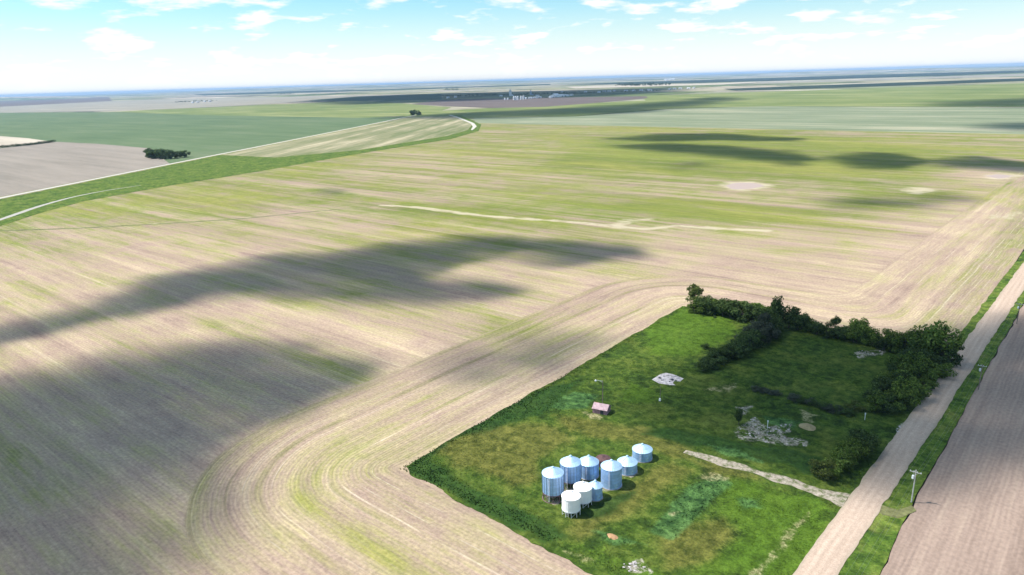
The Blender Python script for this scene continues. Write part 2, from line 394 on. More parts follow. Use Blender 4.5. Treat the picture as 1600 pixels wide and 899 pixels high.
def mat_galv(name, tint, zinc=.55, rough=.42):
    b = NB(name)
    tc = b.N('ShaderNodeTexCoord').outputs['Object']
    sp = b.N('ShaderNodeSeparateXYZ'); b.L(tc, sp.inputs[0])
    ringn = b.noise(b.vec(0.0, 0.0, b.math('MULTIPLY', sp.outputs[2], 1.2)), 1.0, 2)
    sheet = b.N('ShaderNodeTexWhiteNoise'); sheet.noise_dimensions = '2D'
    ang = b.math('ARCTAN2', sp.outputs[1], sp.outputs[0])
    b.L(b.vec(b.math('FLOOR', b.math('MULTIPLY', ang, 1.1)), b.math('FLOOR', b.math('MULTIPLY', sp.outputs[2], 1.2))), sheet.inputs['Vector'])
    sm = b.noise(tc, 1.6, 4, .6)
    f = b.math('ADD', b.math('MULTIPLY', sheet.outputs['Value'], .22), b.math('MULTIPLY', sm, .35))
    c = b.scale(b.mix(0.0, tint, tint), b.math('ADD', f, .70))
    seam = b.math('FRACT', b.math('MULTIPLY', sp.outputs[2], 1.2))
    c = b.scale(c, b.step(.02, .07, seam, .72, 1.0))
    st = b.step(.55, .8, b.noise(b.vec(b.math('MULTIPLY', ang, 6.0), b.math('MULTIPLY', sp.outputs[2], .25)), 1.0, 3, .6), 0, .35)
    c = b.mix(st, c, (.20, .17, .15))
    return b.done(b.bsdf(c, rough, zinc, .5))

_t0, _t1 = g(450, 220.5), g(640, 182.3); TRK_A = math.atan2(_t1[1] - _t0[1], _t1[0] - _t0[0])
M = dict(
    main=mat_main_field(), ground=mat_ground(), grass=mat_grass(), verge=mat_grass('verge_grass', False, 1.35),
    road=mat_gravel('road_gravel', (.38, .285, .22), (.49, .38, .30)),
    drive=mat_gravel('drive_gravel', (.26, .22, .17), (.44, .38, .31), False),
    track=mat_gravel('track_gravel', (.42, .40, .35), (.52, .50, .44), False),
    path=mat_gravel('track_dirt', (.30, .29, .26), (.42, .40, .36), False),
    right=mat_field('ploughed_field', (.225, .164, .132), (.305, .226, .182), (.37, .285, .22), 'y', .25, .004, 1.0, rows=.045),
    leftgreen=mat_field('left_green_field', (.075, .120, .055), (.105, .150, .072), (.145, .175, .100), 'x', .02, .003, .2),
    fallow=mat_field('fallow_field', (.20, .175, .145), (.255, .22, .185), (.30, .26, .215), 'x', .05, .003, .4),
    cream=mat_field('cream_field', (.38, .33, .26), (.44, .385, .31), (.50, .44, .35), 'x', .02, .002, .1),
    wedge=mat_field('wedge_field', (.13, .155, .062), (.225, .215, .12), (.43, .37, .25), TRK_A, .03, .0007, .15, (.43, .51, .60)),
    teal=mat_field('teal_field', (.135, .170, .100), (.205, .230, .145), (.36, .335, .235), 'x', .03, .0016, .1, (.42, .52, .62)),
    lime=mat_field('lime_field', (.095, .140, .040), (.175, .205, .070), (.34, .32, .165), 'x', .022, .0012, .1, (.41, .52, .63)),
    plum=mat_field('plum_field', (.105, .085, .080), (.130, .105, .098), (.165, .135, .120), 'x', .01, .001, .1),
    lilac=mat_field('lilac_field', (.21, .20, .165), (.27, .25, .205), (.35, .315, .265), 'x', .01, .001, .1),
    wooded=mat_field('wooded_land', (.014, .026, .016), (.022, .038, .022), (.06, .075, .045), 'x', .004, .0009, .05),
    shadowgreen=mat_field('shadow_green_field', (.035, .068, .030), (.050, .088, .040), (.08, .115, .055), 'x', .01, .001, .1),  # green darkened to carry a cloud shadow in its colour
)

# ------------------------------------------------------------------ land
def sheet(name, poly, z, mat, jit=0.0, seg=None):
    """flat sheet from a world outline, its edge roughened"""
    P = []
    n = len(poly)
    for i in range(n):
        a = np.array(poly[i]); c = np.array(poly[(i + 1) % n]); L_ = np.hypot(*(c - a)); k = max(1, int(L_ / seg)) if seg else 1
        for j in range(k): P.append(a + (c - a) * j / k)
    P = np.array(P)
    if jit:
        P[:, 0] += (fbm(P[:, 0] * .13 + 3, P[:, 1] * .13) - .5) * 2 * jit
        P[:, 1] += (fbm(P[:, 0] * .13, P[:, 1] * .13 + 40) - .5) * 2 * jit
    bm = bmesh.new(); vs = [bm.verts.new((x, y, z)) for x, y in P]
    f = bm.faces.new(vs); f.normal_update()
    if f.normal.z < 0: f.normal_flip()
    bmesh.ops.triangulate(bm, faces=[f], ngon_method='EAR_CLIP')
    me = bpy.data.meshes.new(name); bm.to_mesh(me); bm.free(); me.materials.append(mat)
    return tag(ob(name, me), kind='structure')

# one great ground sheet out to the horizon, rising into low ridges far away
def build_ground():
    V = [(0, 0, -.9)]; F = []; rings = [60, 200, 500, 1000, 1800, 3000, 4500, 6500, 9000, 11500, 14000, 17000, 20000, 23500, 27000, 31000, 36000, 43000, 52000, 60000]; n = 220
    for r in rings:
        a = np.arange(n) * 2 * math.pi / n; x, y = r * np.cos(a), r * np.sin(a)
        amp = float(sstep(13500, 27000, r)) * 85
        z = -.9 + amp * sstep(.40, .75, fbm(x / 5200 + 9, y / 5200 + 4, 4)) - 14 * float(sstep(25000, 60000, r))
        V += list(zip(x, y, z))
    for k in range(n): F.append((0, 1 + k, 1 + (k + 1) % n))
    for i in range(len(rings) - 1):
        for k in range(n):
            a, b_ = 1 + i * n + k, 1 + i * n + (k + 1) % n; F.append((a, a + n, b_ + n)); F.append((a, b_ + n, b_))
    tag(ob('ground', me_new('ground', V, F, M['ground'], True)), kind='structure')
build_ground()

def build_main_field():
    xs = np.arange(-1760, -33.0, 5.0); ys = np.arange(-160, 1302, 5.0)
    X, Y = np.meshgrid(xs, ys); nx, ny = len(xs), len(ys)
    X = X + np.where(X > -36, (Y - 150) * .0215, 0) * 0
    V = np.column_stack([X.ravel(), Y.ravel(), np.zeros(X.size)])
    i = (np.arange(ny - 1)[:, None] * nx + np.arange(nx - 1)[None, :]).ravel()
    F = np.column_stack([i, i + 1, i + nx + 1, i + nx])
    me = np_mesh('main_field', V, F, M['main'])
    x, y = V[:, 0], V[:, 1]
    D = np.hypot(x, y)
    gb = sstep(330, 720, D) * .62 - .32 * (1 - sstep(180, 330, D))
    for pix, fe, a in (
        ([(560, 330), (700, 345), (950, 362), (1250, 350), (1330, 330), (1200, 318), (900, 312), (640, 318)], 30, .50),
        ([(840, 265), (1120, 275), (1400, 268), (1500, 240), (1200, 205), (940, 215)], 60, .50),
        ([(600, 325), (760, 360), (960, 375), (980, 395), (800, 395), (640, 350)], 25, .40),
        ([(1240, 330), (1480, 345), (1500, 300), (1330, 300)], 25, .35),
        ([(740, 470), (860, 500), (820, 530), (720, 505)], 14, .30)):
        gb = gb + a * mask(x, y, pix, fe, fe * .5, 60)
    for pix, fe, a in (
        ([(1400, 470), (1600, 300), (1640, 260), (1500, 265), (1430, 330), (1300, 420), (1100, 440), (900, 450), (1000, 480), (1300, 500)], 40, .62),
        ([(0, 360), (350, 330), (600, 345), (500, 400), (200, 430), (0, 430)], 50, .15),
        ([(640, 230), (800, 250), (900, 280), (700, 300), (450, 290)], 50, .22)):
        gb = gb - a * mask(x, y, pix, fe, fe * .5, 60)
    attr(me, 'green_bias', gb)
    pale = np.zeros(len(x)); salt = np.zeros(len(x))
    def line(pix, w):
        p = gp(pix); d = np.full(len(x), 1e9)
        for (x0, y0), (x1, y1) in zip(p[:-1], p[1:]):
            ex, ey = x1 - x0, y1 - y0; t = np.clip(((x - x0) * ex + (y - y0) * ey) / (ex * ex + ey * ey), 0, 1)
            d = np.minimum(d, np.hypot(x - x0 - t * ex, y - y0 - t * ey))
        return 1 - sstep(w * .3, w * 1.5, d)
    pale = np.maximum(pale, line([(600, 321), (650, 324), (760, 338), (880, 346), (960, 354), (1010, 358), (1060, 353), (1120, 357), (1200, 361)], 4.8) * .74)
    pale = np.maximum(pale, line([(960, 354), (985, 345), (1010, 343)], 8) * .55)
    pale = np.maximum(pale, line([(0, 362), (150, 355), (330, 345), (480, 332), (600, 321)], 2.5) * .42)
    for pix, a in (([(1115, 290), (1140, 283), (1180, 283), (1215, 290), (1190, 298), (1140, 298)], .7),
                   ([(1405, 297), (1440, 293), (1480, 297), (1450, 303), (1420, 303)], .75),
                   ([(1520, 275), (1560, 270), (1600, 274), (1580, 280), (1540, 280)], .7),
                   ([(1540, 335), (1600, 325), (1600, 345), (1555, 342)], .5)):
        pale = np.maximum(pale, a * mask(x, y, pix, 12, 7, 14))
    for pix in ([(1130, 290), (1150, 285.5), (1180, 286), (1195, 291), (1175, 296), (1145, 296)], [(1535, 275), (1560, 272), (1585, 275), (1560, 279)]):
        salt = np.maximum(salt, mask(x, y, pix, 7, 4, 14))
    attr(me, 'pale', pale); attr(me, 'salt', salt)
    tag(ob('stubble_field', me), kind='structure')
build_main_field()

def road_x(y, off): return -34.4 + (y - 150) * .0215 + off
sheet('ploughed_field', [(-24.2, -100), (-24.6, 140), (-24.8, 205), (-23.0, 370), (-14, 800), (10, 2000), (900, 2000), (900, -100)], -.02, M['right'], .9, 3.0)

# fields left of the diagonal gravel track and beyond the stubble
Z = -.5
def far(name, pix, mat, jit=0.0, seg=None, z=None):
    global Z
    Z += .025
    return sheet(name, gp(pix), Z if z is None else z, M[mat], jit, seg)
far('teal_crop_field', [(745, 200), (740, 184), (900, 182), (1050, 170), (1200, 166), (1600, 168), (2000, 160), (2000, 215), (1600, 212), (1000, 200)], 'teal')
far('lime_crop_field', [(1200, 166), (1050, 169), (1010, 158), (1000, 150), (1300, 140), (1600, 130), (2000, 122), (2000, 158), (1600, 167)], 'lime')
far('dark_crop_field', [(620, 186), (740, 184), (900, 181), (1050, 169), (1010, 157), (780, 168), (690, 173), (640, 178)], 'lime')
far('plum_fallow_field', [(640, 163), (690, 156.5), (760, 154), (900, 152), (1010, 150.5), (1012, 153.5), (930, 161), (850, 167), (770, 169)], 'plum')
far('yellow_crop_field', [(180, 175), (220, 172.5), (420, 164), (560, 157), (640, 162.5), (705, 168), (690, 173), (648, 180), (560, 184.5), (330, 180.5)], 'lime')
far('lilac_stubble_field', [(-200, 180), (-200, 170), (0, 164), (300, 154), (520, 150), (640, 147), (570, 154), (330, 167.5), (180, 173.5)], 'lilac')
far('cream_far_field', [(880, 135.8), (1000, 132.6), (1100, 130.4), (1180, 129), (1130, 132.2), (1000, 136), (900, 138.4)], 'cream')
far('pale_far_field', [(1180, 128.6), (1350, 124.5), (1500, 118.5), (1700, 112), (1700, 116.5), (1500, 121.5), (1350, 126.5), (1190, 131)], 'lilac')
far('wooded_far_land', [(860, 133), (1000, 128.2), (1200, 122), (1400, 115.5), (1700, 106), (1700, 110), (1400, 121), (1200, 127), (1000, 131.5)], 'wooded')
far('painted_shadow_far_field', [(480, 157), (560, 151), (690, 147), (690, 156), (560, 158)], 'shadowgreen')  # far cloud shadow painted as a dark green sheet
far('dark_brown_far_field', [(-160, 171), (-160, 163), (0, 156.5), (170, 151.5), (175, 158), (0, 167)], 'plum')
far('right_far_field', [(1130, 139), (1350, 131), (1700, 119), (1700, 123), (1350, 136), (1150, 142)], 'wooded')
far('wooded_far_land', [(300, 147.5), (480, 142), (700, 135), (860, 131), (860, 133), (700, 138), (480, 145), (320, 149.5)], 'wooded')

TRK = gp([(-160, 344), (0, 310), (150, 280), (300, 250), (450, 220.5), (560, 198.5), (640, 182.3), (652, 180)])
sheet('left_green_field', gp([(-400, 392), (0, 308), (300, 249), (640, 182), (560, 184.2), (330, 180.5), (180, 175.5), (-300, 178), (-900, 210)]), .04, M['leftgreen'])
sheet('fallow_field', gp([(-300, 372), (0, 308), (265, 256), (235, 232), (150, 225), (88, 222), (0, 232), (-300, 240)]), .08, M['fallow'], 2.0, 20)
sheet('cream_field', gp([(-300, 240), (0, 231), (86, 222), (40, 216), (0, 213), (-300, 212)]), .12, M['cream'], 2.0, 20)
sheet('wedge_field', gp([(345, 243), (450, 222), (560, 200), (645, 182.5), (712, 182), (738, 194), (732, 203), (700, 213), (560, 236), (430, 247)]), .10, M['wedge'])
sheet('track_verge', gp([(-200, 352), (0, 312), (345, 242.5), (430, 246.5), (560, 235), (700, 212.5), (731, 203.5), (739, 194), (706, 180), (722, 181), (752, 195), (748, 205), (705, 217.5), (560, 240.5), (400, 269), (250, 293), (130, 315), (60, 334), (0, 354), (-150, 400)]), .13, M['verge'], 1.0, 8)

def strip(name, pts, widths, z, mat, jit=0.0, seg=6.0, crown=0.0, nx=2):
    """a ribbon of gravel along a world polyline"""
    P = [np.array(p) for p in pts]; out = []; ws = []
    for i in range(len(P) - 1):
        k = max(1, int(np.hypot(*(P[i + 1] - P[i])) / seg))
        for j in range(k):
            t = j / k; out.append(P[i] * (1 - t) + P[i + 1] * t); ws.append(widths[i] * (1 - t) + widths[i + 1] * t)
    out.append(P[-1]); ws.append(widths[-1]); out = np.array(out); ws = np.array(ws)
    for _ in range(6):
        out[1:-1] = (out[:-2] + 2 * out[1:-1] + out[2:]) / 4
    T = np.gradient(out, axis=0); T /= np.hypot(T[:, 0], T[:, 1])[:, None]; Nn = np.column_stack([-T[:, 1], T[:, 0]])
    V = []; F = []; m = nx + 1
    jl = (fbm(out[:, 0] * .22, out[:, 1] * .22) - .5) * 2 * jit; jr = (fbm(out[:, 0] * .22 + 50, out[:, 1] * .22) - .5) * 2 * jit
    for i in range(len(out)):
        for j in range(m):
            u = j / nx * 2 - 1; p = out[i] + Nn[i] * u * (ws[i] / 2 + (jr[i] if u > 0 else jl[i])); V.append((p[0], p[1], z + crown * (1 - u * u)))
    for i in range(len(out) - 1):
        for j in range(nx):
            a = i * m + j; F.append((a, a + 1, a + m + 1, a + m)[::-1])
    return tag(ob(name, me_new(name, V, F, mat)), kind='structure')
strip('gravel_track', TRK, [7.5, 7.5, 7, 7, 7.5, 7.5, 8, 8], .22, M['track'], .5, 12)
strip('curved_track', gp([(702, 180), (712, 182.5), (738, 193), (742, 198), (737, 203.5)]), [7, 8, 9, 9, 4], .22, M['track'], .5, 8)
strip('dirt_track', gp([(-160, 392), (0, 344), (60, 323), (110, 309), (160, 299), (220, 290)]), [6, 6, 5.5, 4, 2.5, 1.5], .20, M['path'], .6, 6)

strip('field_trail', gp([(-100, 364), (0, 361), (120, 357), (250, 350), (380, 342), (500, 330), (590, 322)]), [3.5, 3.5, 3.2, 3.0, 2.6, 2.2, .8], .03, mat_plain('trail_weeds', (.115, .13, .045), .95, 0, .45, .12), .9, 5)
# the road, its verges and the yard
ry = [-60, 100, 200, 300, 420, 700, 1400]
strip('gravel_road', [(road_x(y, 0), y) for y in ry], [7.3] * 7, .16, M['road'], .55, 1.6, .14, 6)
sheet('left_verge', [(road_x(y, 1), y) for y in (270, 420, 700, 1400)] + [(road_x(y, -6.8), y) for y in (1400, 700, 420, 270)], .10, M['verge'], .7, 2.5)
sheet('right_verge', [(road_x(y, 0), y) for y in (-60, 100, 300, 500, 1400)] + [(10, 1400), (-21, 500), (-23.4, 370), (-24.9, 205), (-25.2, 176), (-24.6, 140), (-24.2, -60)], .06, M['verge'], .5, 2.0)
sheet('field_approach', gp([(1365, 796), (1378, 789), (1402, 797), (1425, 790), (1432, 799), (1404, 811), (1380, 806)]), .10, mat_plain('trodden_grass', (.15, .15, .06), .95, 0, .4, .8), .6, 1.5)

YARD_MASKS = {
 'brown': (4, 2.5, [[(680, 702), (700, 686), (760, 668), (830, 664), (880, 668), (890, 690), (860, 705), (838, 725), (842, 748), (800, 762), (760, 742), (715, 727)],
                    [(930, 792), (985, 762), (1010, 738), (1050, 720), (1078, 735), (1040, 765), (1000, 790), (960, 815), (905, 842), (888, 826)],
                    [(1030, 848), (1080, 818), (1130, 812), (1152, 835), (1110, 872), (1050, 888)],
                    [(870, 650), (930, 660), (1000, 668), (1060, 695), (1090, 720), (1040, 712), (960, 685), (880, 675)],
                    [(1085, 720), (1150, 730), (1180, 745), (1120, 745)]]),
 'dark': (3, 2, [[(628, 732), (700, 684), (760, 648), (860, 602), (905, 596), (870, 640), (790, 664), (700, 690), (672, 715), (720, 752), (800, 792), (860, 815), (880, 838), (850, 845), (760, 805), (690, 765)],
                 [(840, 740), (880, 800), (930, 815), (960, 795), (990, 770), (960, 775), (900, 800)],
                 [(1000, 680), (1100, 700), (1200, 720), (1280, 745), (1290, 715), (1150, 690), (1040, 665)]]),
 'lush': (6, 3, [[(1130, 740), (1310, 790), (1260, 899), (1080, 899), (1150, 830), (1110, 790)], [(1010, 510), (1070, 480), (1150, 490), (1140, 530), (1080, 560), (1010, 555)],
                 [(900, 850), (960, 870), (1030, 899), (980, 899)], [(985, 600), (1030, 612), (1010, 630), (970, 625)]]),
 'weed': (2, 1.5, [[(1018, 832), (1050, 785), (1085, 757), (1125, 745), (1142, 758), (1108, 790), (1075, 825), (1050, 842)],
                   [(862, 634), (895, 612), (935, 618), (918, 640), (872, 642)],
                   [(1090, 690), (1150, 702), (1190, 722), (1130, 712)], [(1185, 648), (1250, 660), (1240, 672), (1200, 662)], [(1150, 780), (1190, 778), (1190, 795), (1160, 797)],
                   [(930, 830), (985, 840), (1010, 852), (960, 852)]]),
 'straw': (1.6, 1.5, [[(1215, 850), (1262, 798), (1268, 802), (1224, 858), (1185, 899), (1172, 899)], [(1085, 748), (1110, 740), (1140, 748), (1120, 752)],
                      [(1040, 800), (1062, 800), (1052, 812)], [(1250, 640), (1275, 650), (1262, 664)], [(900, 640), (935, 648), (950, 656), (925, 655)],
                      [(880, 862), (905, 866), (930, 878), (910, 874)], [(1100, 610), (1150, 600), (1140, 615)]]),
 'rubble': (1.2, 1.6, [[(1150, 676), (1178, 650), (1200, 668), (1238, 662), (1232, 684), (1268, 688), (1262, 698), (1210, 694), (1160, 690)], [(1330, 550), (1382, 546), (1378, 556), (1340, 560)],
                       [(968, 884), (1000, 876), (1012, 892), (985, 897)], [(1150, 636), (1176, 634), (1170, 650), (1150, 655)], [(1400, 672), (1412, 660), (1416, 664), (1404, 678)],
                       [(848, 776), (870, 792), (900, 765), (884, 755)], [(935, 770), (952, 770), (975, 762), (955, 756)], [(968, 745), (995, 742), (990, 748), (972, 750)]]),
}
def yard_attrs(me, x, y):
    for nm, (fe, am, polys) in YARD_MASKS.items():
        a = np.zeros(len(x))
        for p in polys: a = np.maximum(a, mask(x, y, p, fe, am, 5))
        attr(me, nm, a)
def smooth_line(pts, n):
    P = np.array(pts); d = np.r_[0, np.cumsum(np.hypot(*np.diff(P, axis=0).T))]; t = np.linspace(0, d[-1], n)
    return np.column_stack([np.interp(t, d, P[:, 0]), np.interp(t, d, P[:, 1])])
def build_yard():
    W_ = smooth_line([(-135.5, 106.5), (-137.5, 180), (-140.5, 279)], 220)
    E_ = smooth_line([(road_x(104, -1.5), 104), (road_x(290, -1.5), 290)], 220)
    t = np.linspace(0, 1, 150)
    V = np.empty((220, 150, 3))
    for i in range(220):
        V[i, :, 0] = W_[i, 0] * (1 - t) + E_[i, 0] * t; V[i, :, 1] = W_[i, 1] * (1 - t) + E_[i, 1] * t
    x, y = V[..., 0].copy(), V[..., 1].copy()
    wx = (1 - t)[None, :] ** 6; ex = np.linspace(0, 1, 220)[:, None]
    V[..., 0] += wx * (fbm(x * .12, y * .12) - .5) * 3.0
    V[..., 1] += ((1 - ex) ** 10 + ex ** 10) * (fbm(x * .1 + 9, y * .1) - .5) * 4.5
    # round the west corner a little and bow the south edge
    V[..., 1] += (1 - ex) ** 10 * (2.2 * np.exp(-((t - 0.0) / .03) ** 2))[None, :]
    V[..., 2] = .05 + .12 * fbm(x * .06, y * .06) * np.clip(np.minimum(np.minimum(t, 1 - t)[None, :] * 12, np.minimum(ex, 1 - ex) * 12), 0, 1)
    i = (np.arange(219)[:, None] * 150 + np.arange(149)[None, :]).ravel()
    me = np_mesh('yard', V.reshape(-1, 3), np.column_stack([i, i + 1, i + 151, i + 150]), M['grass'], True)
    yard_attrs(me, V[..., 0].ravel(), V[..., 1].ravel())
    tag(ob('yard_grass', me), kind='structure')
build_yard()
def yard_z(x, y): return 0.05
strip('driveway', gp([(1322, 783), (1300, 776), (1230, 753), (1150, 729), (1092, 713), (1070, 706)]), [7.0, 4.0, 3.0, 3.0, 3.4, 1.6], .17, M['drive'], 1.1, 1.0)

# tall grass and weeds, uncountable
def build_grass():
    n = 90000
    x = RNG.uniform(-141, -25, n); y = RNG.uniform(102, 292, n)
    left = poly_sd(x, y, [(-136, 107), (road_x(107, -3.9), 107), (road_x(288, -3.9), 288), (-140.5, 279)])
    keep = (left > .4); keep &= ~((left > 3) & (RNG.random(n) > np.clip((fbm(x * .07, y * .07) - .30) * 2.4, .04, 1)))
    dl = poly_sd(x, y, gp([(1322, 776), (1230, 749), (1085, 706), (1085, 718), (1150, 735), (1230, 760), (1320, 792)]))
    keep &= dl < -.3
    for (cx, cy), r in BINS_XY: keep &= np.hypot(x - cx, y - cy) > r + .3
    x = x[keep]; y = y[keep]; n = len(x)
    wd = np.zeros(n)
    for p in YARD_MASKS['weed'][2] + YARD_MASKS['dark'][2][:1]: wd = np.maximum(wd, mask(x, y, p, 2, 1.5, 5))
    hgt = RNG.uniform(.06, .17, n) * (1 + .8 * wd); wid = RNG.uniform(.08, .2, n) * (1 + .5 * wd)
    V = np.empty((n, 2, 3, 3)); F = np.arange(n * 6).reshape(-1, 3)
    for k in range(2):
        a = RNG.uniform(0, math.pi, n); dx, dy = np.cos(a) * wid, np.sin(a) * wid; lx, ly = RNG.normal(0, .12, (2, n))
        V[:, k, 0] = np.column_stack([x - dx, y - dy, np.zeros(n)]); V[:, k, 1] = np.column_stack([x + dx, y + dy, np.zeros(n)])
        V[:, k, 2] = np.column_stack([x + lx, y + ly, hgt + .1])
    V = V.reshape(-1, 3)
    me = np_mesh('tall_grass', V, F, M['grass']); yard_attrs(me, V[:, 0], V[:, 1])
    tag(ob('tall_grass', me), 'tall tufts of green grass and weeds growing over the farmyard', 'grass', kind='stuff')

# ------------------------------------------------------------------ grain bins
M['galv'] = mat_galv('galvanised_sheet', (.38, .58, .90), .4, .45)
M['galv_roof'] = mat_galv('galvanised_roof', (.43, .62, .82), .25, .5)
M['rib'] = mat_plain('stiffener_steel', (.27, .36, .48), .5, .4)
M['white'] = mat_plain('white_paint', (.9, .9, .9), .4, 0, .03)
M['whitesteel'] = mat_plain('white_steel', (.74, .75, .76), .5, 0, .08)
M['concrete'] = mat_plain('concrete', (.34, .30, .28), .9, 0, .25)
M['slabcon'] = mat_plain('weathered_concrete', (.46, .42, .42), .9, 0, .4, .9)
M['redsteel'] = mat_plain('oxide_steel', (.22, .13, .16), .7, .1, .3)
M['rust'] = mat_plain('rusted_sheet', (.115, .062, .062), .8, .2, .35)
M['dark'] = mat_plain('dark_metal', (.05, .055, .065), .6, .3)

def bin_roof(parent, r, ez, pk, mat, cap=True, ribs=26):
    # cone with raised seams
    n = ribs * 2; v = []; f = []
    for rr, z in ((r + .10, ez - .05), (r * .55, ez + (pk - ez) * .47), (.30, pk - .12)):
        for k in range(n):
            a = 2 * math.pi * k / n; h = .035 if k % 2 == 0 else 0; v.append((rr * math.cos(a), rr * math.sin(a), z + h))
    for i in range(2):
        for k in range(n):
            a, b = i * n + k, i * n + (k + 1) % n; f.append((a, b, b + n, a + n))
    f.append(tuple(range(2 * n, 3 * n)))
    v += [((r + .10) * math.cos(2 * math.pi * k / n), (r + .10) * math.sin(2 * math.pi * k / n), ez - .15) for k in range(n)]
    for k in range(n): f.append((3 * n + k, 3 * n + (k + 1) % n, (k + 1) % n, k))
    o = ob('roof', me_new('roof', v, f, mat), parent)
    MB().rev([(.32, pk - .13), (.32, pk + .05), (.22, pk + .16), (.04, pk + .22)], 14).build('roof_cap', mat, o)
    mb = MB()   # roof hatch and ladder rungs
    a0 = math.radians(250)
    mb.rod((.45 * math.cos(a0), .45 * math.sin(a0), pk - .08), (r * math.cos(a0), r * math.sin(a0), ez + .12), .035)
    mb.rod((.45 * math.cos(a0 + .22), .45 * math.sin(a0 + .22), pk - .08), (r * math.cos(a0 + .12), r * math.sin(a0 + .12), ez + .12), .035)
    mb.build('roof_ladder', M['whitesteel'], o)
    return o
def wall_prof(r, z0, z1):
    p = []; n = max(6, int((z1 - z0) / .2)); 
    for i in range(n + 1):
        p.append((r + (.018 if i % 2 else -.006), z0 + (z1 - z0) * i / n))
    return p
def wall_ladder(parent, r, z0, z1, ang):
    mb = MB(); c, s = math.cos(ang), math.sin(ang)
    for o in (-.2, .2): mb.rod(((r + .12) * c - o * s, (r + .12) * s + o * c, z0), ((r + .12) * c - o * s, (r + .12) * s + o * c, z1), .03)
    z = z0 + .3
    while z < z1: mb.rod(((r + .12) * c + .2 * s, (r + .12) * s - .2 * c, z), ((r + .12) * c - .2 * s, (r + .12) * s + .2 * c, z), .02); z += .4
    mb.build('ladder', M['whitesteel'], parent)
def flat_bin(name, x, y, r, ez, pk, label, group=None, ribs=0, pad=True):
    t = tag(empty(name, (x, y, .05)), label, 'grain bin', group)
    if pad: MB().rev([(r + .22, -.15), (r + .2, .14)], 32).build('concrete_pad', M['concrete'], t)
    MB().rev(wall_prof(r, .14, ez), 48).build('wall', M['galv'], t, smooth=False)
    for k in range(ribs):
        a = 2 * math.pi * k / ribs; MB().box(0, 0, 0, .09, .07, ez - .2).build('stiffener', M['rib'], t, ((r + .04) * math.cos(a), (r + .04) * math.sin(a), ez / 2 + .08), a)
    bin_roof(t, r, ez, pk, M['galv_roof'])
    d = MB().box(0, 0, 0, .08, .85, 1.35).build('door', M['galv_roof'], t, ((r + .02) * math.cos(-.55), (r + .02) * math.sin(-.55), .95), -.55)
    MB().box(.06, .28, 0, .05, .06, .22).build('handle', M['dark'], d)
    wall_ladder(t, r, .3, ez, math.radians(-70))
    return t
def hopper_bin(name, x, y, r, wb, ez, pk, label, group, wallm, roofm, legm, ribs=0, nleg=10, skirt=False):
    t = tag(empty(name, (x, y, .05)), label, 'grain bin', group)
    MB().rev(wall_prof(r, wb, ez) if ribs else [(r, wb), (r, wb + .12), (r + .03, wb + .13), (r + .03, wb + .2), (r, wb + .21), (r, (wb + ez) / 2), (r + .02, (wb + ez) / 2 + .02), (r, (wb + ez) / 2 + .05), (r, ez)], 48).build('wall', wallm, t, smooth=False)
    for k in range(ribs):
        a = 2 * math.pi * k / ribs; MB().box(0, 0, 0, .10, .08, ez - wb - .04).build('stiffener', M['rib'], t, ((r + .045) * math.cos(a), (r + .045) * math.sin(a), (ez + wb) / 2), a)
    MB().rev([(.28, .45), (.28, .6), (r - .06, wb + .02)], 32).build('hopper_cone', M['redsteel'] if skirt else wallm, t)
    MB().rev([(r + .02, wb - .12), (r + .06, wb - .12), (r + .06, wb + .06), (r + .02, wb + .06)], 32, caps=False).build('ring_beam', legm, t)
    for k in range(nleg):
        a = 2 * math.pi * (k + .5) / nleg; MB().rod((r * math.cos(a), r * math.sin(a), -.02), (r * math.cos(a), r * math.sin(a), wb + .02), .075).build('leg', legm, t)
    for k in range(nleg):
        a, b = 2 * math.pi * (k + .5) / nleg, 2 * math.pi * (k + 1.5) / nleg
        if k % 2 == 0: MB().rod((r * math.cos(a), r * math.sin(a), .15), (r * math.cos(b), r * math.sin(b), wb - .1), .04).build('brace', legm, t)
    if skirt: MB().rev([(r - .02, -.02), (r + .14, -.02), (r + .14, .12), (r - .02, .12), (r - .02, -.02)], 32, caps=False).build('skid_ring', legm, t)
    if skirt:
        MB().rev([(r + .75, -.16), (r + .7, .02)], 32).build('concrete_pad', M['concrete'], t)
    bin_roof(t, r, ez, pk, roofm)
    wall_ladder(t, r, .3, ez, math.radians(-75))
    return t
BINS_XY = []
def reg(x, y, r): BINS_XY.append(((x, y), r)); return x, y, r
hopper_bin('hopper_bin', *reg(-94.4, 121.8, 2.62), 2.05, 7.15, 8.6, 'tall ribbed galvanised hopper bin on pale pad, leftmost of the bin cluster', 'grain bins in the yard', M['galv'], M['galv_roof'], M['redsteel'], 20, 10, True)
hopper_bin('hopper_bin', *reg(-94.2, 128.9, 2.62), 2.15, 6.9, 8.55, 'tall ribbed galvanised hopper bin second from left, behind the white bins', 'grain bins in the yard', M['galv'], M['galv_roof'], M['redsteel'], 20, 10, True)
flat_bin('grain_bin', *reg(-93.4, 135.8, 2.58), 4.1, 5.75, 'galvanised bin with wall reaching ground, right beside the two ribbed hopper bins', 'grain bins in the yard', 14)
flat_bin('grain_bin', *reg(-86.3, 135.6, 2.64), 5.5, 7.05, 'tallest plain corrugated galvanised bin on concrete pad, middle of front row', 'grain bins in the yard')
flat_bin('grain_bin', *reg(-86.6, 143.7, 2.6), 2.8, 4.4, 'short galvanised bin between the tall plain bin and the farthest bin', 'grain bins in the yard')
flat_bin('grain_bin', *reg(-86.9, 151.9, 2.66), 2.8, 4.25, 'short wide galvanised bin standing farthest right, near the driveway end', 'grain bins in the yard')
flat_bin('grain_bin', *reg(-86.3, 128.3, 1.78), 3.45, 4.75, 'smallest narrow galvanised bin tucked right behind the white hopper bins', 'grain bins in the yard')
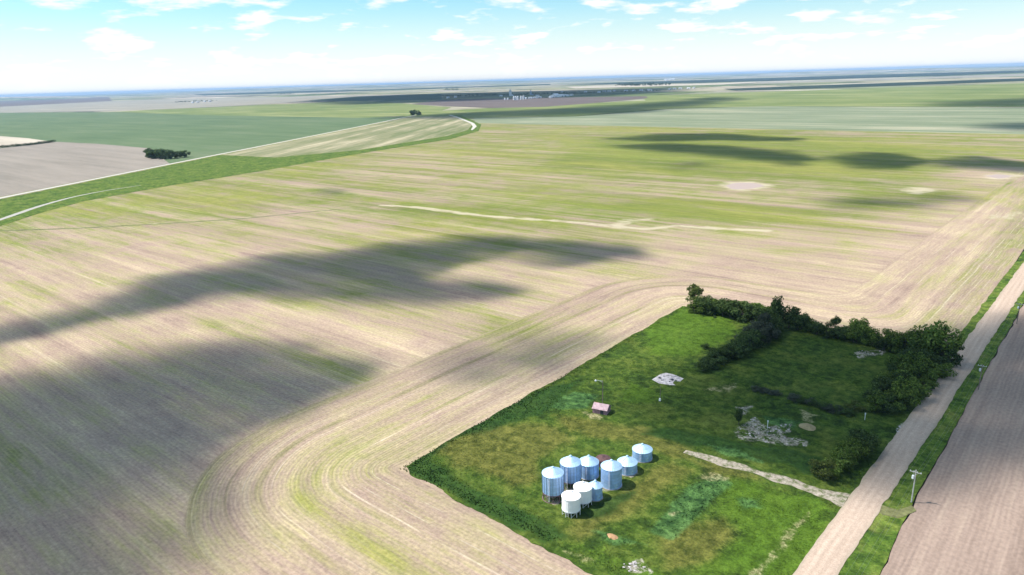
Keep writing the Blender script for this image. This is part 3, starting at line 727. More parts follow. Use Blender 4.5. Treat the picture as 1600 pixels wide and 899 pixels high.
hopper_bin('hopper_bin', *reg(-87.1, 119.3, 2.22), 1.45, 4.85, 5.95, 'white hopper bin on white legs, nearest to the camera', 'grain bins in the yard', M['white'], M['white'], M['whitesteel'], 0, 10)
hopper_bin('hopper_bin', *reg(-87.3, 124.4, 2.22), 1.25, 4.65, 5.9, 'white hopper bin on white legs, behind the nearest white one', 'grain bins in the yard', M['white'], M['white'], M['whitesteel'], 0, 10)
def rusty_bin():
    x, y, r = reg(-93.4, 142.6, 1.9)
    t = tag(empty('rusty_tank', (x, y, .05)), 'low rusty dark red round bin half hidden between galvanised bins', 'grain bin', 'grain bins in the yard')
    MB().rev(wall_prof(r, -.05, 1.9), 32).build('wall', M['rust'], t)
    MB().rev([(r + .1, 1.85), (r + .1, 1.93), (.35, 2.6)], 28).build('roof', M['rust'], t)
    MB().rev([(.36, 2.55), (.36, 2.72), (.1, 2.8)], 12).build('roof_cap', M['rust'], t)
rusty_bin()
build_grass()

# ------------------------------------------------------------------ shed, slab, poles, small things
M['shedwall'] = mat_plain('faded_red_boards', (.30, .17, .19), .85, 0, .3, 2.5)
M['shedroof'] = mat_plain('faded_pink_shingles', (.44, .31, .33), .85, 0, .25, 1.2)
M['orange'] = mat_plain('bare_orange_wood', (.50, .24, .10), .85, 0, .25, 2)
M['wood'] = mat_plain('pole_wood', (.20, .165, .135), .9, 0, .25, 3)
M['polegrey'] = mat_plain('weathered_pole', (.42, .42, .40), .85, 0, .2, 3)
M['dirt'] = mat_plain('orange_dirt', (.37, .22, .115), .95, 0, .25, 1.2)
M['porcelain'] = mat_plain('porcelain', (.7, .74, .76), .3)
def shed():
    cx, cy = g(938.5, 646); L_, W_, hw, hr = 4.6, 3.7, 1.75, 2.75
    t = tag(empty('shed', (cx - .3, cy + 1.0, .05), math.radians(14)), 'small faded pink-red gabled shed with one bare orange corner, below the yard light', 'shed')
    # gable walls as one shell, boards as parts on the long side
    v = [(-L_/2, -W_/2, -.1), (L_/2, -W_/2, -.1), (L_/2, W_/2, -.1), (-L_/2, W_/2, -.1), (-L_/2, -W_/2, hw), (L_/2, -W_/2, hw), (L_/2, W_/2, hw), (-L_/2, W_/2, hw), (-L_/2, 0, hr - .03), (L_/2, 0, hr - .03)]
    ob('wall', me_new('wall', v, [(3, 2, 1, 0), (0, 1, 5, 4), (2, 3, 7, 6), (1, 2, 6, 9, 5), (3, 0, 4, 8, 7), (4, 5, 9, 8), (6, 7, 8, 9)], M['shedwall']), t)
    for s in (-1, 1):
        y0, z0 = s * (W_/2 + .3), hw - .2
        a = [(-L_/2 - .2, y0, z0), (L_/2 + .2, y0, z0), (L_/2 + .2, 0, hr), (-L_/2 - .2, 0, hr)]
        mb = MB().add(a + [(p[0], p[1], p[2] + .1) for p in a], [(3, 2, 1, 0), (4, 5, 6, 7), (0, 1, 5, 4), (1, 2, 6, 5), (2, 3, 7, 6), (3, 0, 4, 7)])
        rf = mb.build('roof_slope', M['shedroof'], t)
        if s < 0: rf['label'] = 'faded pink front roof slope'
    a = [(-L_/2 - .24, .05, hr - .02), (-L_/2 + .9, .05, hr + .0), (-L_/2 + .9, W_/2 + .2, hw + .02), (-L_/2 - .24, W_/2 + .2, hw + .02)]
    o = MB().add([(p[0], p[1], p[2] + .06) for p in a] + [(p[0], p[1], p[2] + .16) for p in a], [(3, 2, 1, 0), (4, 5, 6, 7), (0, 1, 5, 4), (1, 2, 6, 5), (2, 3, 7, 6), (3, 0, 4, 7)]).build('bare_board', M['orange'], t)
    o['label'] = 'bare orange boards at the roof corner'
    MB().box(0, 0, 0, .95, .08, 1.5).build('door', M['dark'], t, (.7, -W_/2 - .02, .7))
shed()
def yard_light():
    x, y = g(941.5, 634)
    t = tag(empty('yard_light', (x, y, .05)), 'dark yard light pole with white lamp arm, behind the pink shed', 'light pole')
    MB().rod((0, 0, -.3), (0, 0, 8.6), .15, .10, 8).build('pole', M['wood'], t)
    d = np.array(g(930, 634)) - np.array(g(941.5, 634)); d = d / np.hypot(*d) * 2.0
    MB().rod((0, 0, 8.3), (d[0], d[1], 8.75), .05).rod((0, 0, 7.7), (d[0] * .5, d[1] * .5, 8.5), .03).build('lamp_arm', M['whitesteel'], t)
    MB().rev([(.32, 8.42), (.34, 8.6), (.2, 8.82), (.08, 8.9)], 12, d[0] * 1.1, d[1] * 1.1).build('lamp_head', M['whitesteel'], t)
yard_light()
def meter_pole():
    x, y = g(1031.5, 628)
    t = tag(empty('meter_pole', (x, y, .05)), 'thin grey service pole with white meter box, in front of the concrete slab', 'pole')
    MB().rod((0, 0, -.3), (0, 0, 5.6), .09, .06, 8).build('pole', M['wood'], t)
    MB().box(-.02, -.2, .75, .5, .3, .9).build('meter_box', M['white'], t)
    MB().box(0, 0, 5.3, .7, .07, .08).build('crossarm', M['wood'], t)
meter_pole()
def slab():
    pix = [(1019, 594), (1032, 586), (1040, 583.5), (1052, 586), (1068, 592.5), (1063, 597), (1054, 596), (1051, 600), (1056, 603), (1046, 602.5), (1030, 600)]
    P = gp(pix); c = np.mean(P, axis=0); t = tag(empty('concrete_slab', (c[0], c[1], .05)), 'broken pale concrete foundation slab lying in the grass', 'slab')
    # broken into pieces: strips of the outline
    bm = bmesh.new()
    vs = [bm.verts.new((p[0] - c[0] + random.uniform(-.1, .1), p[1] - c[1], .16)) for p in P]
    f = bm.faces.new(vs); f.normal_update()
    if f.normal.z < 0: f.normal_flip()
    r = bmesh.ops.extrude_face_region(bm, geom=[f]); bmesh.ops.translate(bm, verts=[v for v in r['geom'] if isinstance(v, bmesh.types.BMVert)], vec=(0, 0, -.45))
    bmesh.ops.recalc_face_normals(bm, faces=bm.faces)
    me = bpy.data.meshes.new('slab'); bm.to_mesh(me); bm.free(); me.materials.append(M['slabcon']); ob('slab', me, t)
    for k in range(16):
        x, y = g(random.uniform(1028, 1060), random.uniform(587, 599)); s = random.uniform(.25, .7)
        MB().box(0, 0, 0, s * 1.4, s, s * .5).build('rubble_piece', M['dark'] if k % 3 == 0 else M['slabcon'], t, (x - c[0], y - c[1], .16 + s * .2), random.uniform(0, 3))
slab()
def lump(name, pix, rx, ry, h, mat, label, cat, seed=0):
    x, y = g(*pix); n, m = 22, 6; v = [(0, 0, h)]; f = []
    for j in range(1, m + 1):
        for k in range(n):
            a = 2 * math.pi * k / n; u = j / m; w = 1 + .25 * (float(vnoise(k * .6 + seed, j * .5)) - .5)
            v.append((rx * u * w * math.cos(a), ry * u * w * math.sin(a), h * (1 - u ** 2) * (1 + .3 * (float(vnoise(k * .9 + seed, j)) - .5)) - .1 * u))
    for k in range(n): f.append((0, 1 + k, 1 + (k + 1) % n))
    for j in range(m - 1):
        for k in range(n):
            a, b = 1 + j * n + k, 1 + j * n + (k + 1) % n; f.append((a, a + n, b + n, b))
    return tag(ob(name, me_new(name, v, f, mat, True), None, (x, y, .08), random.uniform(-.3, .3)), label, cat)
lump('dirt_mound', (957, 839), 1.6, 1.05, .42, M['dirt'], 'small low orange dirt mound in the grass below the grain bins', 'mound', 1)
lump('dirt_pile', (1262, 668), 2.6, 2.2, .9, mat_plain('dry_earth', (.30, .24, .13), .95, 0, .2), 'dry tan earth pile beside the rubble patch', 'mound', 5)
# loose rubble
rub_me = []
for k in range(5):
    bm = bmesh.new(); bmesh.ops.create_icosphere(bm, subdivisions=1, radius=.5)
    for v in bm.verts: v.co *= random.uniform(.7, 1.25); v.co.z *= .55
    me = bpy.data.meshes.new('rubble_stone'); bm.to_mesh(me); bm.free(); me.materials.append(M['slabcon']); rub_me.append(me)
def rubble(pix_poly, n, label, name='rubble_patch'):
    P = gp(pix_poly); c = np.mean(P, axis=0); t = tag(empty(name, (c[0], c[1], .05)), label, 'rubble')
    A = np.array(P); k = 0
    while k < n:
        x, y = random.uniform(A[:, 0].min(), A[:, 0].max()), random.uniform(A[:, 1].min(), A[:, 1].max())
        if poly_sd(np.array([x]), np.array([y]), P)[0] < 0 or fbm(np.array([x * .35]), np.array([y * .35]))[0] < .42: continue
        o = ob('stone', random.choice(rub_me), t, (x - c[0], y - c[1], .08), random.uniform(0, 6)); s = random.uniform(.2, .7); o.scale = (s * random.uniform(.8, 1.6), s, s); k += 1
rubble(YARD_MASKS['rubble'][2][0], 50, 'wide patch of pale broken rubble strewn over the grass near the dark ditch')
rubble(YARD_MASKS['rubble'][2][1], 22, 'small pale rubble heap in the grass by the northeast trees')
rubble(YARD_MASKS['rubble'][2][2], 26, 'pale rubble pieces at the bottom edge of the yard by the stubble')
rubble(YARD_MASKS['rubble'][2][4], 10, 'pale stones at a culvert beside the gravel road')
def marker(pix, h, label):
    x, y = g(*pix); t = tag(empty('marker_post', (x, y, .05)), label, 'post')
    MB().rod((0, 0, -.2), (0, 0, h), .08, .08, 8).build('post', M['whitesteel'], t); MB().box(0, 0, h - .1, .35, .12, .5).build('plate', M['porcelain'], t)
marker((1199, 670), 2.4, 'thin white post standing in the rubble patch')
marker((1351, 657), 2.2, 'pale marker post in the gap between the roadside tree clumps')

def utility_pole(x, y, h, label, grey, rot=0.0):
    t = tag(empty('utility_pole', (x, y, .05), rot), label, 'utility pole', 'utility poles along the gravel road')
    m = M['polegrey'] if grey else M['wood']
    MB().rod((0, 0, -.5), (0, 0, h), .17, .12, 8).build('pole', m, t)
    ca = MB().box(0, 0, 0, 2.5, .12, .14).build('crossarm', M['polegrey'], t, (0, -.15, h - .55))
    for s in (-1.1, -.35, .35, 1.1): MB().rev([(.05, 0), (.09, .08), (.05, .14), (.08, .2), (.03, .26)], 8).build('insulator', M['porcelain'], ca, (s, 0, .07))
    mb = MB().rod((-.7, -.15, h - .6), (0, -.1, h - 1.3), .03).rod((.7, -.15, h - .6), (0, -.1, h - 1.3), .03); mb.build('brace', m, t)
    MB().rev([(.26, 0), (.28, .05), (.28, .8), (.2, .92)], 12).build('transformer', M['porcelain'], t, (-.42, -.05, h - 2.4))
    return t
PP = [(-27.2, 92.0), (-25.6, 172.9), (-23.8, 254.3), (-22.3, 333.8), (-20.6, 414)]
for (x, y), lb, gr in zip(PP, ('utility pole below the frame beside the gravel road', 'nearest utility pole with crossarm beside the lower gravel road', 'utility pole with crossarm opposite the big corner trees', 'distant utility pole at the right edge beside the bright road', 'farthest utility pole down the road past the frame edge'), (1, 1, 0, 0, 0)):
    utility_pole(x, y, 8.7, lb, gr, math.radians(2))
M['wire'] = mat_plain('wire', (.2, .21, .22), .5, .6)
for i, s in enumerate((-1.1, .35, 1.1)):
    mb = MB()
    for (x0, y0), (x1, y1) in zip(PP[:-1], PP[1:]):
        prev = None
        for k in range(13):
            u = k / 12; p = (x0 + (x1 - x0) * u + s, y0 + (y1 - y0) * u - .15, 8.7 - .15 - 4 * 1.1 * u * (1 - u))
            if prev: mb.rod(prev, p, .011, None, 4)
            prev = p
    tag(mb.build('power_wire', M['wire']), ('left', 'middle', 'right')[i] + ' wire strung between the roadside utility poles', 'wire', 'power line wires')

# ------------------------------------------------------------------ trees
LEAF = [mat_leaf('leaf_green', [(.046, .084, .018), (.092, .150, .030), (.180, .240, .055)]),
        mat_leaf('leaf_dark', [(.028, .052, .018), (.054, .090, .030), (.105, .150, .050)]),
        mat_leaf('leaf_grey', [(.040, .054, .036), (.070, .085, .058), (.115, .130, .090)]),
        mat_leaf('leaf_olive', [(.050, .075, .018), (.085, .115, .030), (.135, .150, .050)])]
M['bark'] = mat_plain('bark', (.085, .07, .055), .95, 0, .3, 3)
def leaf_cloud(n, blobs, size, rng, flat=.0):
    """leaf faces gathered on the skins of many small clumps"""
    B = np.array([b[:3] for b in blobs]); R = np.array([b[3] for b in blobs]); w = R ** 2; w /= w.sum()
    i = rng.choice(len(B), n, p=w); d = rng.normal(size=(n, 3)); d /= np.linalg.norm(d, axis=1)[:, None]
    rad = R[i] * np.clip(rng.normal(.88, .17, n), .2, 1.25)
    C = B[i] + d * rad[:, None] * np.array([1, 1, .85])
    nrm = d + rng.normal(0, .55, (n, 3)); nrm[:, 2] += .35; nrm /= np.linalg.norm(nrm, axis=1)[:, None]
    a = np.cross(nrm, rng.normal(size=(n, 3))); a /= np.linalg.norm(a, axis=1)[:, None]; b = np.cross(nrm, a)
    s = size * rng.uniform(.6, 1.4, n)[:, None]
    V = np.stack([C - a * s, C - b * s * .6, C + a * s, C + b * s * .6], 1).reshape(-1, 3)
    V[:, 2] = np.maximum(V[:, 2], .02)
    return V, np.arange(4 * n).reshape(-1, 4)
def make_variant(k, shape):
    """unit tree 1 m tall; crown as many clumps, trunk with limbs"""
    rng = np.random.default_rng(100 + k); blobs = []
    if shape == 'round': zc, rz, rx, nb = .58, .40, .42, 26
    elif shape == 'bush': zc, rz, rx, nb = .46, .48, .55, 22
    elif shape == 'tall': zc, rz, rx, nb = .56, .44, .27, 22
    else: zc, rz, rx, nb = .72, .26, .40, 18      # open crown on a bare trunk
    while len(blobs) < nb:
        p = rng.uniform(-1, 1, 3); q = np.linalg.norm(p)
        if q > 1 or q < .35: continue
        rr = rng.uniform(.10, .19) * (1 if shape != 'open' else .8)
        blobs.append((p[0] * (rx - .06) + rng.normal(0, .02), p[1] * (rx - .06), zc + p[2] * (rz - .08), rr))
    V, F = leaf_cloud(2600 if shape != 'open' else 1700, blobs, .034, rng)
    crown = np_mesh('crown_' + shape, V, F)
    mb = MB().rod((0, 0, -.04), (.01, .01, zc * .75), .028, .016, 7); top = (.01, .01, zc * .75)
    for b in blobs[:9]: mb.rod((.01, .01, zc * rng.uniform(.35, .75)), b[:3], .012, .004, 5)
    return crown, mb.mesh('trunk_' + shape, M['bark'])
VAR = {}
for s in ('round', 'bush', 'tall', 'open'):
    VAR[s] = []
    for j in range(3):
        cr, tr = make_variant(len(VAR) * 10 + j, s); L4 = []
        for lm in LEAF:
            c2 = cr.copy(); c2.materials.append(lm); L4.append(c2)
        VAR[s].append((L4, tr))
SB = 'shelterbelt trees around the yard'; SH_ = 'low shrubs inside the yard'
ORD = ['first', 'second', 'third', 'fourth', 'fifth', 'sixth', 'seventh', 'eighth', 'ninth', 'tenth', 'eleventh', 'twelfth', 'thirteenth', 'fourteenth', 'fifteenth', 'sixteenth', 'seventeenth', 'eighteenth']
def tree(x, y, h, w, shape, leaf, label, group, name='tree', cat='tree', z=.03):
    L4, tr = random.choice(VAR[shape])
    t = tag(empty(name, (x, y, z), random.uniform(0, 6.28)), label, cat, group)
    if group in (SB, SH_): k_ = .85 if group == SH_ else (1.36 if ' from ' not in label or 'north' in label or 'diagonal' in label else 1.22); h *= k_; w *= 1.28 if k_ > 1.3 else 1.08
    t.scale = (w, w * random.uniform(.85, 1.15), h)
    ob('trunk', tr, t); ob('crown', L4[leaf], t)
    return t
def row(pix, n, hs, ws, shapes, leaves, what, where, group, spread=1.0, name='tree', cat='tree'):
    P = smooth_line(gp(pix), n)
    for i in range(n):
        u = i / max(1, n - 1); h = np.interp(u, np.linspace(0, 1, len(hs)), hs) * random.uniform(.86, 1.14)
        w = np.interp(u, np.linspace(0, 1, len(ws)), ws) * random.uniform(.9, 1.12)
        tree(P[i, 0] + random.uniform(-1, 1) * spread, P[i, 1] + random.uniform(-1, 1) * spread, h, w / .84, random.choice(shapes), random.choice(leaves),
             f'{what}, {ORD[i]} from {where}', group, name, cat)
x, y = g(1084, 482); tree(x, y, 8.6, 7.5, 'open', 3, 'pale open-crowned tree at the northwest corner of the shelterbelt', SB)
row([(1086, 487), (1120, 493), (1165, 500), (1205, 506)], 9, [5.6, 6.2, 6.2], [6.5, 7], ['round', 'bush'], [0, 0, 1], 'green bushy tree in the north row', 'its left end', SB, .9)
row([(1098, 488), (1150, 494), (1190, 500)], 6, [5.0, 6.0], [6, 6.5], ['bush'], [0], 'green bushy tree behind the north row', 'its left end', SB, .9)
for (px_, py_, h, w, sh, lf, lb) in ((1212, 512, 10.5, 7.5, 'tall', 1, 'tall dark tree where the diagonal row meets the north row'), (1203, 520, 7.5, 7, 'round', 1, 'dark round tree just in front of the tallest north tree'),
      (1232, 513, 7.5, 7.5, 'round', 1, 'dark round tree right of the tallest north tree'), (1246, 516, 6.0, 6, 'round', 1, 'smaller dark tree ending the thick part of the north row'),
      (1304, 522, 5.6, 3.2, 'open', 1, 'small lollipop tree rising above the north row'),
      (1462, 566, 11.5, 10.0, 'round', 0, 'largest round tree at the northeast corner beside the road'), (1441, 562, 9.5, 8.5, 'round', 0, 'big round tree left of the largest corner tree'),
      (1478, 572, 7.5, 7.0, 'bush', 1, 'dark bushy tree at the roadside foot of the corner trees'), (1407, 552, 7.0, 7.0, 'bush', 0, 'rounded green tree left of the corner clump'),
      (1388, 546, 6.0, 6.0, 'bush', 0, 'green bush tree at the right end of the thin north row'), (1422, 556, 6.8, 5.5, 'bush', 2, 'greyish bush between the two rounded northeast trees'),
      (1338, 535, 7.6, 6.0, 'round', 0, 'taller leafy tree in the middle of the thin north row'), (1352, 538, 6.5, 6.0, 'round', 0, 'leafy tree right of the taller middle north tree')):
    x, y = g(px_, py_); tree(x, y, h, w / .84, sh, lf, lb, SB)
row([(1252, 517), (1290, 525), (1330, 533), (1395, 549)], 11, [4.6, 4.4, 5.0, 4.6], [5.2, 5.4], ['bush', 'round'], [0, 1], 'low dark tree in the thin north row', 'its left end', SB, .7)
row([(1200, 528), (1180, 541), (1150, 556), (1120, 570), (1095, 580)], 12, [7.0, 5.6, 4.2, 3.2], [6.2, 5.6, 4.6], ['bush', 'round'], [1, 1, 2], 'dark grey-green tree in the diagonal row', 'its upper end', SB, .9)
row([(1190, 524), (1165, 543), (1140, 558)], 6, [7.0, 5.5, 4.2], [5.2], ['tall', 'bush'], [1, 2], 'dark tree left of the diagonal row', 'its upper end', SB, .9)
row([(1440, 580), (1425, 602), (1405, 625), (1388, 645)], 11, [7.5, 7.2, 6.4, 4.8], [6.8, 6.5], ['round', 'bush'], [0, 1, 0], 'green tree in the dense east belt', 'its upper end', SB, 1.4)
row([(1416, 575), (1405, 595), (1385, 618), (1360, 640)], 9, [6.8, 6.2, 5.2], [6.5], ['round', 'bush'], [0, 1], 'green tree on the yard side of the east belt', 'its upper end', SB, 1.4)
row([(1465, 580), (1450, 600), (1428, 625), (1405, 640)], 7, [6.0, 5.0, 4.0], [6.0], ['bush'], [0, 1], 'green bush tree on the road side of the east belt', 'its upper end', SB, 1.0)
row([(1346, 702), (1336, 714), (1322, 728), (1306, 745)], 6, [5.6, 5.6, 5.0, 4.4], [6.0], ['round', 'bush'], [0, 1], 'tree in the small roadside clump', 'its upper end', SB, .9)
x, y = g(1292, 747); tree(x, y, 4.4, 6.2, 'bush', 3, 'pale yellowish bush at the lower end of the roadside clump', SB)
row([(1336, 708), (1316, 735)], 4, [5, 4.2], [5], ['bush'], [0], 'bush on the yard side of the small roadside clump', 'its upper end', SB, 1.2)
row([(1183, 610), (1196, 614), (1210, 617)], 4, [1.7, 2.0], [3.2], ['bush'], [2], 'low grey shrub in the short grey hedge', 'its left end', SH_, .4, 'shrub', 'shrub')
row([(1236, 624), (1262, 631), (1290, 640), (1325, 650)], 10, [2.0, 2.2, 2.6], [3.4], ['bush'], [2, 2, 1], 'low grey shrub in the long grey hedge', 'its left end', SH_, .5, 'shrub', 'shrub')
for px_, py_, h, w, sh, lf, lb in ((1103, 546, 2.6, 3.2, 'bush', 1, 'lone dark round shrub left of the diagonal tree row'), (1154, 664, 6.4, 3.4, 'tall', 1, 'narrow dark upright shrub at the left of the rubble patch'),
      (1088, 491, 1.6, 1.8, 'bush', 1, 'tiny shrub below the pale northwest tree'), (1335, 640, 3.4, 4.5, 'bush', 3, 'pale olive shrub joining the grey hedge to the east belt'), (1116, 497, 1.2, 1.5, 'bush', 1, 'tiny dark shrub in the bright grass below the north row')):
    x, y = g(px_, py_); tree(x, y, h, w / .84, sh, lf, lb, SH_, 'shrub', 'shrub')
# clumps beyond the field
FT = 'trees beside the diagonal track'
row([(234, 246), (245, 248), (255, 249), (266, 248.5), (276, 247), (285, 246)], 9, [15, 14, 16, 15, 11], [15, 16], ['round', 'bush'], [1], 'dark tree in the clump beside the diagonal track', 'its left end', FT, 3.0)
row([(644, 180), (648, 180.3), (653, 180.2)], 3, [18, 22, 18], [17], ['bush'], [1], 'dark tree in the far clump atop the track', 'its left end', 'trees at the head of the track', 3.0)
def hedge():
    P = smooth_line(gp([(-60, 236.5), (0, 231.5), (45, 227.5), (84, 222.5)]), 60); rng = np.random.default_rng(5)
    bl = [(p[0] + rng.normal(0, 1.2), p[1] + rng.normal(0, 1.2), rng.uniform(1.5, 3.4), rng.uniform(1.8, 3.6)) for p in P for _ in range(2)]
    V, F = leaf_cloud(9000, bl, .55, rng); me = np_mesh('foliage', V, F, LEAF[1])
    t = tag(empty('hedgerow', (P[30, 0], P[30, 1], .1)), 'long dark hedgerow between the pale field and the grey fallow', 'hedge')
    o = ob('foliage', me, t); o.location = (-P[30, 0], -P[30, 1], 0)
    mb = MB()
    for p in P[::3]: mb.rod((p[0] - P[30, 0], p[1] - P[30, 1], -.3), (p[0] - P[30, 0], p[1] - P[30, 1], 3), .15, .06, 5)
    mb.build('stems', M['bark'], t)
hedge()

# ------------------------------------------------------------------ the far town
def far_wood(name, pixline, n, h, wdt, label):
    P = smooth_line(gp(pixline), n); rng = np.random.default_rng(len(label))
    bl = []
    for p in P:
        hh = h * rng.uniform(.6, 1.25)
        for _ in range(3): bl.append((p[0] + rng.normal(0, wdt), p[1] + rng.normal(0, wdt), hh * rng.uniform(.3, .8), hh * rng.uniform(.25, .42)))
    V, F = leaf_cloud(n * 60, bl, h * .12, rng); V[:, 2] -= .6
    tag(ob(name, np_mesh(name, V, F, LEAF[1])), label, 'wood', kind='stuff')
far_wood('town_trees', [(692, 151.5), (740, 150), (800, 148.8), (860, 147.6), (906, 146.5)], 130, 12, 16, 'dark belt of trees around the distant town')
far_wood('town_trees', [(906, 147), (940, 144.5), (1000, 143.5), (1030, 142.5)], 60, 9, 14, 'thin line of trees right of the distant town')
far_wood('far_wood', [(965, 134.6), (980, 134), (1000, 134.3), (1010, 134), (1040, 133.6)], 60, 26, 40, 'dark wood against the pale far field')
far_wood('far_wood', [(695, 141.5), (705, 141), (715, 141)], 18, 20, 30, 'small dark bluff left above the town')
far_wood('far_wood', [(275, 160.5), (295, 159.5), (315, 158.8), (335, 158)], 40, 11, 18, 'dark farm trees in the distant left stubble')
far_wood('far_wood', [(440, 147.5), (455, 147)], 14, 20, 30, 'tiny dark bluff on the far left plain')
M['bluewhite'] = mat_plain('town_white', (.72, .74, .78), .6, 0, .08, .2)
M['townroof'] = mat_plain('town_roof', (.50, .52, .56), .6, 0, .1, .2)
M['glass'] = mat_plain('town_window', (.06, .07, .09), .2, 0, .1, .2)
def house(pix, L_, W_, hw, hr, label, group, name='building', cat='building', rot=None):
    x, y = g(*pix); t = tag(empty(name, (x, y, -.4), random.choice((0, math.pi / 2)) if rot is None else rot), label, cat, group)
    v = [(-L_/2, -W_/2, -.3), (L_/2, -W_/2, -.3), (L_/2, W_/2, -.3), (-L_/2, W_/2, -.3), (-L_/2, -W_/2, hw), (L_/2, -W_/2, hw), (L_/2, W_/2, hw), (-L_/2, W_/2, hw), (-L_/2, 0, hr - .1), (L_/2, 0, hr - .1)]
    ob('wall', me_new('wall', v, [(3, 2, 1, 0), (0, 1, 5, 4), (2, 3, 7, 6), (1, 2, 6, 9, 5), (3, 0, 4, 8, 7)], M['bluewhite']), t)
    for s in (-1, 1):
        a = [(-L_/2 - .4, s * (W_/2 + .4), hw - .2), (L_/2 + .4, s * (W_/2 + .4), hw - .2), (L_/2 + .4, 0, hr), (-L_/2 - .4, 0, hr)]
        MB().add(a + [(p[0], p[1], p[2] + .25) for p in a], [(3, 2, 1, 0), (4, 5, 6, 7), (0, 1, 5, 4), (1, 2, 6, 5), (2, 3, 7, 6), (3, 0, 4, 7)]).build('roof_slope', M['townroof'] if L_ < 40 else M['bluewhite'], t)
    MB().box(0, 0, 0, L_ * .2, .2, hw * .7).build('door', M['glass'], t, (L_ * .1, -W_/2 - .1, hw * .36))
TG = 'buildings of the distant town'
for i, (a, L_, W_, hw, hr) in enumerate((((862, 153), 34, 16, 7, 12), ((868, 151.6), 44, 26, 9, 19), ((876, 151.5), 46, 20, 8, 14), ((884, 150.6), 40, 16, 6, 10), ((893, 149.5), 24, 12, 6, 9))):
    house(a, L_, W_, hw, hr, f'large pale shed right of the town trees, {ORD[i]} from the left', TG, 'town_shed')
for i, a in enumerate(((829, 154), (836, 153.6), (843, 153), (817, 153.8), (840, 150.4))): house(a, 26, 12, 5, 8, f'pale low shed in front of the town trees, {ORD[i]} built along the yard', TG, 'town_shed')
for i, a in enumerate(((936, 145), (944, 144), (952, 143.6), (960, 143.2), (978, 142.8), (990, 142.6), (1002, 142), (1014, 141.6), (1016, 141.8), (1046, 140.2), (1054, 139.6), (1063, 139.2), (1076, 138.8), (1084, 138.2))):
    house(a, 24, 13, 6, 10, f'white far house in the line right of town, {ORD[i]} from the left', TG, 'house', 'house')
for i, a in enumerate(((700, 153.3), (712, 152.6), (783, 150.8), (878, 144.8), (915, 144.5))): house(a, 18, 11, 5, 9, f'small house among the town trees, {ORD[i]} from the left', TG, 'house', 'house')
for i, a in enumerate(((301, 161), (309, 160.3), (320, 159.4), (328, 159))): house(a, 26, 13, 6, 10, f'white farm building in the distant left stubble, {ORD[i]} from the left', 'far left farm buildings', 'farm_building')
for i, a in enumerate(((1041, 125.5), (1047, 125.2), (1052, 124.9))): house(a, 90, 40, 16, 26, f'tiny white building on the far right ridge, {ORD[i]} from the left', 'buildings on the far ridge', 'farm_building')
for i, a in enumerate(((803, 156.6), (806, 156.5), (809, 156.3), (814, 156), (818, 155.6), (789, 156.2), (793.5, 156), (822, 155.2))):
    x, y = g(*a); t = tag(empty('storage_bin', (x, y, -.4)), f'white storage bin before the town, {ORD[i]} of the row', 'storage bin', 'white bins before the town')
    hh = 17 if i < 5 else 8
    MB().rev([(4.5, -.3), (4.5, hh)], 14).build('wall', M['bluewhite'], t); MB().rev([(4.8, hh), (.6, hh + 3), (.5, hh + 3.4)], 14).build('roof', M['townroof'], t)
def elevator(pix, s, label, mat):
    x, y = g(*pix); t = tag(empty('grain_elevator', (x, y, -.4), .3), label, 'grain elevator')
    MB().box(0, 0, 13 * s, 14 * s, 12 * s, 27 * s).build('wall', mat, t)
    a = MB(); w, l = 6.2 * s, 7.2 * s
    a.add([(-l, -w, 26.5 * s), (l, -w, 26.5 * s), (l, w, 26.5 * s), (-l, w, 26.5 * s), (-l, -3 * s, 32 * s), (l, -3 * s, 32 * s), (l, 3 * s, 32 * s), (-l, 3 * s, 32 * s)], [(3, 2, 1, 0), (0, 1, 5, 4), (1, 2, 6, 5), (2, 3, 7, 6), (3, 0, 4, 7), (4, 5, 6, 7)])
    a.build('roof', M['townroof'], t)
    MB().box(0, 0, 36 * s, 8 * s, 5.6 * s, 9 * s).build('cupola', mat, t)
    MB().box(13 * s, 0, 4 * s, 12 * s, 10 * s, 9 * s).build('annex', mat, t)
elevator((797.5, 150), 1.0, 'pale grain elevator rising above the town trees', M['bluewhite'])
elevator((829.5, 148.5), .75, 'darker grain elevator right of the pale one', M['rib'])

